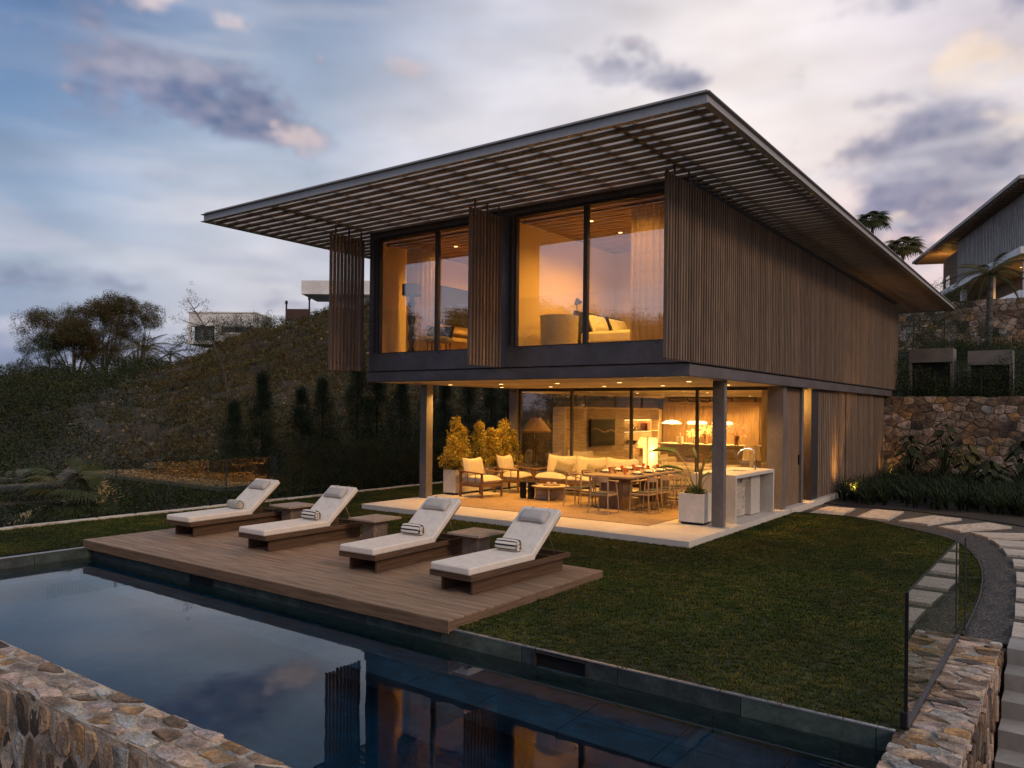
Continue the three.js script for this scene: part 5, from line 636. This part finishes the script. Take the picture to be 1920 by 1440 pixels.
// fan leaf: pleated blades spreading from one point
function fanLeaf(R, n, spread, droop, seed) { const r = rand(seed), P = [], I = []; for (let k = 0; k < n; k++) { const a = (k / (n - 1) - 0.5) * spread, a2 = a + spread / n * 0.5, L = R * (0.8 + 0.2 * Math.cos(a)) * (0.92 + r() * 0.16), b = P.length / 3, w = spread / n * 0.62; const pt = (ang, rad, y) => P.push(Math.sin(ang) * rad, y - droop * rad * rad / R, Math.cos(ang) * rad); pt(a, 0.02, 0); pt(a - w, L * 0.5, 0.02 * R); pt(a, L * 0.52, 0.045 * R); pt(a + w, L * 0.5, 0.02 * R); pt(a2 - w * 0.9, L, -0.05 * R - droop * 0.3 * r()); I.push(b, b + 1, b + 2, b, b + 2, b + 3, b + 1, b + 4, b + 2, b + 2, b + 4, b + 3); } const g = new THREE.BufferGeometry(); g.setAttribute('position', new THREE.Float32BufferAttribute(P, 3)); g.setIndex(I); g.computeVertexNormals(); return g; }
{
  const o = thing('fan_palm', 'low fan palm with pale dry fronds behind the balustrade', 'palm', [-13.1, -0.45, 4.4]), r = rand(131);
  part('trunk', CY(0.2, 0.16, 0.5, 0, 0, 0, 12), M.bark, o);
  for (let k = 0; k < 15; k++) { const a = k * 2.4 + r(), e = k < 5 ? 0.95 + 0.35 * r() : k < 10 ? 0.45 + r() * 0.4 : -0.15 + r() * 0.3, L = 0.55 + r() * 0.35, dir = [Math.cos(a) * Math.cos(e), Math.sin(e), Math.sin(a) * Math.cos(e)], end = [dir[0] * L, 0.45 + dir[1] * L, dir[2] * L]; const g = fanLeaf(0.62, 26, 3.4, 0.3, 140 + k); const q = new THREE.Quaternion().setFromUnitVectors(new THREE.Vector3(0, 0, 1), new THREE.Vector3(dir[0], dir[1] * 0.4 - 0.15, dir[2]).normalize()); g.applyQuaternion(q).translate(...end); part('stalk', taper([[0, 0.4, 0], [end[0] * 0.5, 0.45 + dir[1] * L * 0.6, end[2] * 0.5], end], 0.018, 0.01, 8, 5), M.bark, o); part('frond', g, [11, 12, 7, 14].includes(k) ? G.palmDry : k % 3 ? G.palm : G.fern, o); }
}
{ // dark low planting between the curb and the hill
  const r = rand(151), sp = []; for (let k = 0; k < 2600; k++) { const x = -11.5 - Math.pow(r(), 1.3) * 11, z = -17 + r() * 34, h = landH(x, z); sp.push([x, h + 0.1 + r() * (0.25 + 0.5 * fbm(x * 0.5, z * 0.5, 2, 2)), z, 0.5 + r() * 0.5]); }
  const o = crown('ground_cover', scene, sp, CL.fine, G.bush, [1, 1, 1], 0.5, 15); o.userData = { kind: 'stuff', label: 'dark low shrubs growing between the balustrade and the hill', category: 'ground cover' };
  const dr = []; for (let k = 0; k < 44000; k++) { const t = 29 + r() * 58, l = (-14 + r() * 34) * (0.4 + t / 75), x = CAM[0] + t * MV[0] + l * KV[0], z = CAM[1] + t * MV[1] + l * KV[1]; const lq = l / (0.4 + t / 75), c = fbm(x * 0.12, z * 0.12, 6, 4); if (r() > 0.15 + 1.1 * c || (lq < -5 && r() < (-lq - 3) / 6)) continue; dr.push([x, landH(x, z) + 0.04, z, (0.22 + r() * 0.5) * (0.6 + t / 90)]); }
  const d = crown('dry_grass', scene, dr, CL.dry, G.dry, [1, 1, 1], 0.55, 16); d.userData = { kind: 'stuff', label: 'dry brown grass and weeds covering the earth mound', category: 'dry grass' };
  const sc = []; for (let k = 0; k < 8200; k++) { const t = 24 + r() * 76, l = (-42 + r() * 34) * (0.3 + t / 90), x = CAM[0] + t * MV[0] + l * KV[0], z = CAM[1] + t * MV[1] + l * KV[1]; const lq = l / (0.3 + t / 90); if (lq > -13 && r() < (lq + 18) / 10) continue; if (x > -12.2) continue; sc.push([x, landH(x, z) + r() * 2.0 * fbm(x * 0.2, z * 0.2, 1, 2) * (0.4 + t / 80), z, (0.6 + r() * 0.9) * (0.5 + t / 70)]); }
  for (let k = 0; k < 1100; k++) { const t = 32 + r() * 50, l = (-9 + r() * 26) * (0.4 + t / 75), x = CAM[0] + t * MV[0] + l * KV[0], z = CAM[1] + t * MV[1] + l * KV[1]; if (fbm(x * 0.2, z * 0.2, 5, 3) < 0.5) continue; sc.push([x, landH(x, z) + 0.12, z, 0.5 + r() * 0.8]); }
  const e = crown('scrub', scene, sc, CL.fine, G.bush, [1.1, 1, 0.9], 0.55, 17); e.userData = { kind: 'stuff', label: 'dense dark scrub on the lower slope beneath the oaks', category: 'scrub' };
  const cl = []; for (let k = 0; k < 1600; k++) { const t = 30 + r() * 50, l = (-10 + r() * 26) * (0.4 + t / 75), x = CAM[0] + t * MV[0] + l * KV[0], z = CAM[1] + t * MV[1] + l * KV[1], s = 0.05 + 0.16 * r() * r() * r(); cl.push([x, landH(x, z) + s * 0.2, z, s]); }
  const rock = new THREE.IcosahedronGeometry(1, 1); { const P = rock.attributes.position; for (let i = 0; i < P.count; i++) { const f = 0.75 + 0.5 * noise3(P.getX(i) * 1.7 + 5, P.getY(i) * 1.7, P.getZ(i) * 1.7); P.setXYZ(i, P.getX(i) * f, P.getY(i) * f * 0.75, P.getZ(i) * f); } rock.computeVertexNormals(); }
  const q = crown('clods', scene, cl, rock, mat(0.17, 0.12, 0.07, { roughness: 1 }), [1, 1, 1], 0.5, 18); q.userData = { kind: 'stuff', label: 'loose earth clods and stones on the mound', category: 'earth' };
}
function broadTree(label, x, z, H, R, seed, m, sparse = 1, lobes = 7, grp, y0) {
  const o = thing('oak_tree', label, 'tree', [x, (y0 ?? landH(x, z)) - 0.1, z], 0, grp), r = rand(seed), sp = [], limbs = [], lob = [];
  for (let k = 0; k < lobes; k++) { const a = k * 2.4 + r(), d = R * (0.25 + 0.6 * r()), y = H * (0.33 + 0.59 * r()); lob.push([Math.cos(a) * d, y, Math.sin(a) * d, R * (0.3 + 0.25 * r())]); limbs.push(taper([[0, H * 0.18 * r(), 0], [Math.cos(a) * d * 0.45, y * 0.55, Math.sin(a) * d * 0.45], [Math.cos(a) * d, y, Math.sin(a) * d]], 0.07 * H / 6, 0.015, 8, 5)); }
  lob.push([0, H * 0.85, 0, R * 0.4]); part('trunk', taper([[0, 0, 0], [0.1, H * 0.3, 0.05], [0, H * 0.6, 0]], 0.13 * H / 6, 0.06, 8, 7), M.bark, o); part('limbs', limbs, M.bark, o);
  for (const [a, b, c, q] of lob) { const n = Math.round(70 * sparse) + 14; for (let i = 0; i < n; i++) { const v = new THREE.Vector3(r() - 0.5, r() - 0.5, r() - 0.5).normalize().multiplyScalar(q * (0.45 + 0.6 * r())); sp.push([a + v.x, b + v.y * 0.8, c + v.z, (0.3 + r() * 0.4) * H / 6]); } }
  crown('crown', o, sp, CL.fine, m, [1, 1, 1], 0.5, seed + 5); return o;
}
{
  const T = [['leafy green tree low on the slope edge', 92, 88, 7.5, 4.0, G.oakGreen, 2.4], ['brown leaved tree with spreading twisted limbs', 138, 90, 11.0, 4.6, G.oak, 2.4], ['tall twiggy brown tree behind the scrub', 192, 92, 11.6, 4.6, G.oak, 2.2], ['thin crowned bare limbed tree on the crest', 258, 94, 11.0, 4.0, G.oak, 0.9], ['rounded dark tree at the open horizon side', 14, 86, 4.2, 4.2, G.oakGreen, 1.6], ['small brown tree between two taller ones', 228, 95, 7.5, 3.2, G.oak, 1.0]];
  T.forEach(([l, u, D, H, R, m, s], i) => { const [x, z] = onView(u, D); broadTree(l, x, z, H, R, 400 + i * 9, m, s, 8, 'trees on the slope'); });
  const Bs = [['dark bush below the white house terrace', 330, 100, 3.6, 4], ['dark bush on the crest left of the white house', 392, 104, 5.2, 4.4], ['dark bush in front of the white house wall', 440, 106, 6.0, 4.8], ['dark bush on the crest right of the white house', 490, 108, 5.4, 4.8], ['dark bush beside the rusty fence', 538, 108, 3.6, 4], ['dark bush under the white balcony block', 600, 104, 2.6, 3.2], ['dark bush beneath the small palm', 298, 98, 4.2, 4], ['dark bush on the slope below the oaks', 240, 88, 3.6, 4.4], ['dark bush at the lower slope edge', 160, 84, 3.4, 4.4], ['dark bush at the open horizon side', 60, 82, 3.4, 4.6]];
  Bs.forEach(([l, u, D, H, R], i) => { const [x, z] = onView(u, D); const o = thing('bush', l, 'bush', [x, landH(x, z) - 0.2, z], 0, 'dark bushes along the crest'), r = rand(500 + i), sp = []; for (let k = 0; k < 240; k++) { const v = new THREE.Vector3(r() - 0.5, r(), r() - 0.5); sp.push([v.x * 2 * R, Math.pow(v.y, 0.7) * H * (1 - 0.5 * Math.hypot(v.x, v.z)), v.z * 2 * R, 0.7 + r() * 0.9]); } part('stem', taper([[0, 0, 0], [0.1, H * 0.4, 0], [0, H * 0.7, 0]], 0.06, 0.02, 5, 5), M.bark, o); crown('foliage', o, sp, CL.fine, G.bush, [1, 1.05, 0.8], 0.5, 520 + i); });
}
// feather palm: arching fronds with paired leaflets
function frond(L, droop, seed) { const r = rand(seed), P = [], I = [], n = 26; for (let k = 1; k <= n; k++) { const t = k / n, x = L * t, y = 0.28 * L * t - droop * L * t * t, w = 0.34 * L * Math.sin(Math.PI * (0.12 + 0.85 * t)) * 0.5; for (const s of [-1, 1]) { const b = P.length / 3, dx = 0.1 * L * 0.4; P.push(x, y, 0, x + 0.025 * L, y, 0, x + dx + 0.06 * L, y - 0.1 * L * 0.5 - w * 0.55 * (0.7 + r() * 0.5), s * w); I.push(b, b + 1, b + 2); } } const g = new THREE.BufferGeometry(); g.setAttribute('position', new THREE.Float32BufferAttribute(P, 3)); g.setIndex(I); g.computeVertexNormals(); return join([g, taper([[0, 0, 0], [L * 0.5, 0.14 * L - droop * L * 0.25, 0], [L, 0.28 * L - droop * L, 0]], 0.02 * L / 2, 0.006, 8, 4)].map((q) => metreUV(q))); }
function palm(label, pos, H, L, n, m, seed, fan) { const o = thing(fan ? 'tall_fan_palm' : 'feather_palm', label, 'palm', pos), r = rand(seed); const tr = taper([[0, 0, 0], [0.05, H * 0.5, 0.03], [0.1, H, 0]], 0.17 * (fan ? 1 : 1.1), 0.13, 14, 9); part('trunk', tr, M.palmBark, o); for (let k = 0; k < n; k++) { const a = k * 2.4 + r() * 0.4, e = 0.75 - 1.15 * (k / n), c = new THREE.Group(); const g = fan ? fanLeaf(L * 0.55, 18, 3.6, 0.5, seed + k).rotateY(Math.PI / 2).translate(L * 0.4, 0.2 * L, 0) : frond(L * (0.85 + 0.3 * r()), 0.55 + 0.4 * (k / n), seed + k); g.rotateZ(e).rotateY(a).translate(0.1, H, 0); part('frond', g, m, o); if (fan) part('stalk', taper([[0.1, H, 0], [0.1 + Math.cos(a) * Math.cos(e) * L * 0.4, H + 0.2 * L + Math.sin(e) * 0.2 * L, -Math.sin(a) * Math.cos(e) * L * 0.4]], 0.02, 0.015, 4, 4), M.bark, o); } return o; }
{ const [x, z] = onView(268, 90); palm('small feather palm among the hill trees', [x, landH(x, z) - 0.1, z], 4.6, 3.0, 14, G.fern, 601); const [x2, z2] = onView(318, 96); palm('low feather palm left of the white house', [x2, landH(x2, z2) + 0.5, z2], 3.4, 2.6, 14, G.palm, 611); }

// ---------------------------------------------------------------- buildings on the hill
{
  const [x, z] = onView(425, 130), o = thing('white_house', 'white flat roofed house with long dark window on the hill crest', 'house', [x, 12.9, z], 0.62); o.scale.setScalar(1.6);
  part('wall', [bb(-3.2, 3.6, 1.6, 2.9, -3, 2), bb(-0.6, 3.6, 0, 1.6, -3, 1.9), bb(-3.2, -2.95, 0, 1.6, 1.75, 2)], M.white, o); part('roof', bb(-3.3, 3.7, 2.9, 3.02, -3.1, 2.1), M.white, o);
  part('terrace', bb(-3.4, -0.6, -0.3, 0.05, -3, 2.2), M.white, o);
  for (let k = 0; k < 3; k++) part('window', bb(-2.9 + k * 0.78, -2.16 + k * 0.78, 0.1, 1.55, 1.2, 1.24), mat(0.05, 0.07, 0.08, { roughness: 0.08 }), o); part('window', bb(0.1, 3.2, 0.95, 1.5, 1.9, 1.93), mat(0.03, 0.03, 0.035, { roughness: 0.1 }), o);
  part('floor', bb(-3.2, -0.6, -0.05, 0.06, -3, 1.2), M.white, o);
  const [x2, z2] = onView(652, 110), b = thing('white_house', 'white cantilevered balcony block beside the roof fin', 'house', [x2, 13.7, z2], 0.6); b.scale.setScalar(1.85);
  part('balcony_block', bb(-3.0, 4, 2.2, 3.2, -2, 2.2), M.white, b); part('wall', bb(-1.0, 4, 0, 2.2, -2, 1.2), M.white, b); part('balustrade', bb(-2.9, 0, 0.4, 1.2, 2.1, 2.12), M.glassRail, b);
  const [x3, z3] = onView(556, 106), f = thing('rusty_fence', 'dark rusty fence panel with two posts on the crest', 'fence', [x3, 13.6, z3], 0.62); f.scale.setScalar(1.9); part('panel', bb(-0.85, 0.85, 0.2, 1.1, 0, 0.06), M.corten, f); for (const s of [-0.8, 0.85]) part('post', [CY(0.06, 0.06, s > 0 ? 2.0 : 1.7, s, 0, 0, 8), CY(0.1, 0.1, 0.2, s, s > 0 ? 1.75 : 1.45, 0, 8)], M.black, f);
}
// ---------------------------------------------------------------- right: retaining walls, planting, the neighbouring villa
{
  const w = thing('retaining_wall', 'tall rubble retaining wall behind the planting bed', 'wall'); part('core', bb(-0.3, 12, -0.5, 2.86, -18.1, -17.66), M.stone[6], w);
  stones(w, 5.4, 3.05, 0.36, 0.27, 31, [-0.2, -0.15, -17.67], [1, 0, 0], [0, 1, 0], [0, 0, 1], 0.045, 0.008, [1.2, 1.8, 1.2, 4, 1.6, 0.4, 5]);
  struct('planting_terrace', (() => { const g = new THREE.PlaneGeometry(30, 22, 30, 22).rotateX(-Math.PI / 2).translate(9, 0, -29), P = g.attributes.position; for (let i = 0; i < P.count; i++) { const z = P.getZ(i); P.setY(i, 2.8 + 3.2 * step01(-18, -40, z) + 0.25 * (fbm(P.getX(i) * 0.6, z * 0.6, 2, 3) - 0.5)); } g.computeVertexNormals(); return g; })(), M.bed);
  const u = thing('retaining_wall', 'upper rubble retaining wall carrying the neighbouring villa', 'wall'); part('core', bb(-9, 14, 2, 8.75, -39, -38.4), M.stone[6], u);
  stones(u, 8.6, 3.6, 0.46, 0.36, 33, [-4.4, 5.2, -38.42], [1, 0, 0], [0, 1, 0], [0, 0, 1], 0.06, 0.012, [2, 2, 1.5, 4, 1.5, 0.8, 4]);
  const boxes = [[0.26, 1.74, 4.74, 'grey utility cabinet beside the villa end'], [2.2, 3.6, 4.6, 'grey utility cabinet further along the retaining wall']];
  boxes.forEach(([a, b, t, l]) => { const o = thing('utility_cabinet', l, 'cabinet', [0, 0, 0], 0, 'utility cabinets above the retaining wall'); part('head', RB(b - a, 0.52, 0.9, 0.01, (a + b) / 2, t - 0.26, -20.4), M.concreteBox, o); parts('post', [bb(a, a + 0.1, 2.8, t - 0.52, -20.8, -19.97), bb(b - 0.1, b, 2.8, t - 0.52, -20.8, -19.97)], M.concreteBox, o); part('door', bb(a + 0.1, b - 0.1, 2.8, t - 0.52, -20.2, -20.1), M.black, o); });
  const r = rand(701), where = ['beside the villa end', 'in front of the first cabinet', 'left of the first cabinet door', 'between the two cabinets', 'in front of the second cabinet', 'right of the second cabinet', 'at the far right of the wall', 'behind the first cabinet', 'behind the second cabinet', 'under the feather palm', 'against the upper wall by the villa roof', 'against the upper wall'];
  [[-0.1, -18.6, 1.7], [0.6, -19, 1.3], [1.3, -18.7, 1.0], [1.95, -19.2, 1.5], [2.7, -18.8, 1.2], [3.6, -19, 1.7], [4.5, -19.1, 1.6], [0.8, -23, 2.0], [3.0, -23.5, 1.8], [1.6, -31, 2.0], [-1.2, -30, 4.2], [-0.1, -32, 4.0]].forEach(([x, z, H], i) => { const y = 2.8 + 3.2 * step01(-18, -40, z), o = thing('screening_shrub', 'dark screening shrub ' + where[i], 'shrub', [x, y - 0.05, z], 0, 'screening shrubs above the retaining wall'), sp = [], R = z < -25 ? 1.3 : 0.6; part('stem', taper([[0, 0, 0], [0.05, H * 0.5, 0], [0, H * 0.9, 0]], 0.04, 0.012, 6, 5), M.bark, o); for (let k = 0; k < 130 * H * R; k++) { const a = r() * 6.3, q = Math.sqrt(r()) * R; sp.push([Math.cos(a) * q, r() * H * (1.1 - 0.3 * q / R), Math.sin(a) * q, 0.22 + r() * 0.2]); } crown('foliage', o, sp, CL.small, i % 3 ? G.bush : G.bed, [1, 1.1, 0.9], 0.5, 720 + i); });
  const low = []; for (let k = 0; k < 1500; k++) { const x = -2 + r() * 9, z = -18.4 - r() * 19; low.push([x, 2.8 + 3.2 * step01(-18, -40, z) + 0.1 + 0.5 * r() * r(), z, 0.35 + r() * 0.4]); } const lo = crown('ground_cover', scene, low, CL.small, G.bush, [1, 1.15, 0.8], 0.5, 71); lo.userData = { kind: 'stuff', label: 'dark ground cover planting above the retaining wall', category: 'ground cover' };
}
{ // planting bed at the foot of the wall
  const r = rand(801), strap = (() => { const P = [], I = []; for (let k = 0; k < 16; k++) { const a = k * 2.4, L = 0.34 + 0.2 * hash3(k, 1, 1), lean = 0.35 + 0.6 * hash3(k, 2, 1), w = 0.014, ca = Math.cos(a), sa = Math.sin(a), b = P.length / 3; for (let j = 0; j <= 4; j++) { const t = j / 4, d = lean * L * t * t * 1.1, y = L * (t - 0.45 * lean * t * t), ww = w * (1 - t * 0.9); P.push(ca * d - sa * ww, y, sa * d + ca * ww, ca * d + sa * ww, y, sa * d - ca * ww); if (j) { const q = b + (j - 1) * 2; I.push(q, q + 1, q + 2, q + 1, q + 3, q + 2); } } } const g = new THREE.BufferGeometry(); g.setAttribute('position', new THREE.Float32BufferAttribute(P, 3)); g.setIndex(I); g.computeVertexNormals(); metreUV(g); return g; })();
  const n = 900, o = new THREE.InstancedMesh(strap, G.bed, n), mt = new THREE.Matrix4(), q = new THREE.Quaternion(), Y = new THREE.Vector3(0, 1, 0), c = new THREE.Color(); for (let i = 0; i < n; i++) { let x, z; do { x = 0.05 + r() * 6.5; z = -9.0 - r() * 8.4; } while (x < 0.3 && z > -10); const s = 0.8 + r() * 0.9; mt.compose(new THREE.Vector3(x, LAWN, z), q.setFromAxisAngle(Y, r() * 6.3), new THREE.Vector3(s, s, s)); o.setMatrixAt(i, mt); const k = 0.5 + r(); o.setColorAt(i, c.setRGB(k, k, k)); }
  o.name = 'border_grass'; o.userData = { kind: 'stuff', label: 'strap leaved grassy ground cover in the border below the wall', category: 'ground cover' }; scene.add(o);
  const big = (label, x, z, H, seed, m) => { const p = thing('border_plant', label, 'plant', [x, LAWN, z], 0, 'large leaved plants in the border'), rr = rand(seed); for (let k = 0; k < 26; k++) { const a = k * 2.4, t = k / 26, base = [0, H * 0.1, 0], e = [Math.cos(a) * 0.4 * (0.6 + t), H * (0.95 - 0.6 * t), Math.sin(a) * 0.4 * (0.6 + t)]; part('stalk', taper([base, [e[0] * 0.4, e[1] * 0.7, e[2] * 0.4], e], 0.018, 0.008, 6, 5), G.bed, p); const g = new THREE.CircleGeometry(0.14 + 0.12 * rr(), 8); const P = g.attributes.position; for (let i = 0; i < P.count; i++) { P.setX(i, P.getX(i) * 0.42); P.setZ(i, -0.4 * P.getX(i) ** 2 - 0.3 * P.getY(i) ** 2); } g.computeVertexNormals(); g.rotateX(-0.7 - rr() * 0.5).rotateY(-a + Math.PI / 2).translate(...e); part('leaf', g, m, p); } };
  big('large dark leaved plant against the retaining wall', 1.9, -16.6, 2.2, 81, G.bed); big('yellowish paddle leaved plant in the border', 2.7, -15.6, 1.5, 82, G.fern); big('broad leaved plant beside the villa corner of the border', 0.9, -16.4, 1.7, 83, G.bed); big('broad leaved plant at the right of the border', 4.1, -16, 1.6, 84, G.bed); big('low broad leaved plant below the tall wall', 3.4, -14.4, 1.0, 85, G.bush);
  const spot = (label, x, z, tx, ty, tz, cd) => { const s = thing('garden_spotlight', label, 'spotlight', [x, LAWN, z]); part('spike', CY(0.012, 0.012, 0.14, 0, 0, 0, 8), M.black, s); part('head', CY(0.035, 0.035, 0.09, 0, 0.14, 0, 12), M.black, s); part('lens', CY(0.02, 0.02, 0.004, 0, 0.231, 0, 12), M.paper, s); const l = new THREE.SpotLight(WARM, cd, 0, 0.8, 0.9, 2); l.position.set(0, 0.26, 0); l.target.position.set(tx - x, ty - LAWN, tz - z); l.castShadow = true; l.shadow.radius = 1; s.add(l, l.target); };
  spot('garden spotlight grazing the lower slat wall near the stair slot', 0.55, -10.0, -0.25, 1.9, -11.6, 30); spot('garden spotlight at the foot of the retaining wall', 0.5, -16.3, -0.1, 1.2, -17.3, 7);
}
{ // the neighbouring villa, set at an angle up the hill
  const e1 = [-0.353, -0.935], e2 = [0.935, -0.353], N = [2.4, -44.3], ang = Math.atan2(0.353, 0.935), H2 = 16.9;
  const o = thing('neighbour_villa', 'neighbouring villa with flat roof and slatted wall up the hill', 'house', [N[0], 0, N[1]], ang);
  // local x to the right, local -z away along its side
  const y0 = 13.0; part('roof', bb(-0.0, 13, H2, H2 + 0.22, -29, 0.0), M.house2, o); part('roof_soffit', bb(0.12, 12.8, H2 - 0.05, H2 - 0.004, -28.8, -0.12), M.soffit, o);
  for (let z = -28.5; z < -0.3; z += 0.55) part('soffit_slat', bb(0.15, 8, H2 - 0.16, H2 - 0.06, z, z + 0.14), M.soffit, o);
  part('floor_slab', bb(0.6, 12, y0 - 0.45, y0, -26.5, -1.6), M.white, o);
  part('side_wall', bb(1.3, 1.45, y0, H2 - 0.16, -18, -2.4), M.house2, o); for (let z = -18; z < -2.4; z += 0.34) part('slat', bb(1.18, 1.3, y0 + 0.02, H2 - 0.17, z, z + 0.16), M.house2, o);
  part('front_wall', [bb(1.45, 2.0, y0, H2 - 0.16, -2.6, -2.4), bb(5.5, 12, y0, H2 - 0.16, -2.6, -2.4)], M.house2, o);
  part('window', new THREE.PlaneGeometry(3.5, 3.6).translate(3.75, y0 + 1.85, -2.5), mat(0.1, 0.13, 0.15, { roughness: 0.03, metalness: 0.5 }), o); part('window_frame', [bb(3.7, 3.78, y0, H2 - 0.2, -2.52, -2.46)], M.darkMetal, o);
  for (const [x, z] of [[1.0, -2.0], [1.0, -9], [1.0, -16], [1.0, -23], [4.5, -2.0]]) part('column', bb(x, x + 0.4, 8.9, y0 - 0.45, z - 0.4, z), M.white, o);
  part('lower_wall', bb(3.4, 12, 8.8, y0 - 0.46, -26, -6), M.oak, o); part('lower_ceiling', bb(0.7, 11.9, y0 - 0.52, y0 - 0.46, -26.4, -1.7), M.ceiling, o); part('terrace', bb(-1, 13, 8.5, 8.85, -28, 0), M.concreteBox, o);
  part('balustrade', [new THREE.PlaneGeometry(27, 1.2).rotateY(Math.PI / 2).translate(0.1, 9.4, -13.5), new THREE.PlaneGeometry(12, 1.2).translate(6, 9.4, 0)], mat(0.5, 0.65, 0.8, { roughness: 0.04, transmission: 0.6, thickness: 0, ior: 2.2 }), o);
  for (let z = -22.5; z < -18.2; z += 0.3) part('screen_slat', bb(1.2, 1.3, y0, H2 - 0.9, z, z + 0.12), M.slat[0], o); part('upper_balustrade', new THREE.PlaneGeometry(8, 1.0).rotateY(Math.PI / 2).translate(0.7, y0 + 0.5, -22.4), M.glassRail, o);
  const l1 = part('downlight', CY(0.07, 0.07, 0.01, 2.4, y0 - 0.53, -2.8, 12), M.lampOn, o); lamp(l1, [2.4, y0 - 0.6, -2.8], 90, 1.3, 0.8); const l2 = part('downlight', CY(0.07, 0.07, 0.01, 2.2, y0 - 0.53, -6.5, 12), M.lampOn, o); lamp(l2, [2.2, y0 - 0.6, -6.5], 90, 1.3, 0.8); const l3 = part('wall_lamp', RB(0.1, 0.2, 0.1, 0.02, 1.6, y0 + 2.6, -22.8), M.lampOn, o); bulb(l3, [1.5, y0 + 2.8, -22.8], 14);
}
{ // trees on the open side of the garden, across the pool
  const T = [[-38, 30, 17.5], [-31, 36, 17], [-25, 33, 14.6], [-20, 40, 15.8], [-14, 36, 14.6], [-8, 41, 15.8], [-2, 37, 14.4], [-45, 26, 14.4], [5, 42, 15]];
  T.forEach(([x, z, H], i) => broadTree('tree across the pool facing the villa, ' + ['second in the row', 'third in the row', 'fourth in the row', 'fifth in the row', 'sixth in the row', 'seventh in the row', 'eighth in the row', 'at the hillside end of the row', 'at the stair end of the row'][i], x, z, H, 5.4, 900 + i * 7, G.oakGreen, 2.4, 16, 'trees across the pool', -6));
}
palm('feather palm standing before the neighbouring villa', [1.5, 5.9, -36.2], 4.0, 2.0, 22, G.fern, 621);
{ const p = (l, u, v, D, H, L, s, m) => { const [x, z] = onView(u, D), y = 2.28 + (774 - v) / 1457 * D; palm(l, [x, y - H, z], H, L, 24, m, s, true); }; p('dark fan palm rising above the villa roof edge', 1630, 420, 70, 9, 1.9, 631, G.palm); p('yellowish fan palm between the two villa roofs', 1688, 470, 75, 8, 2.3, 651, G.fern); }

renderer.render(scene, camera);
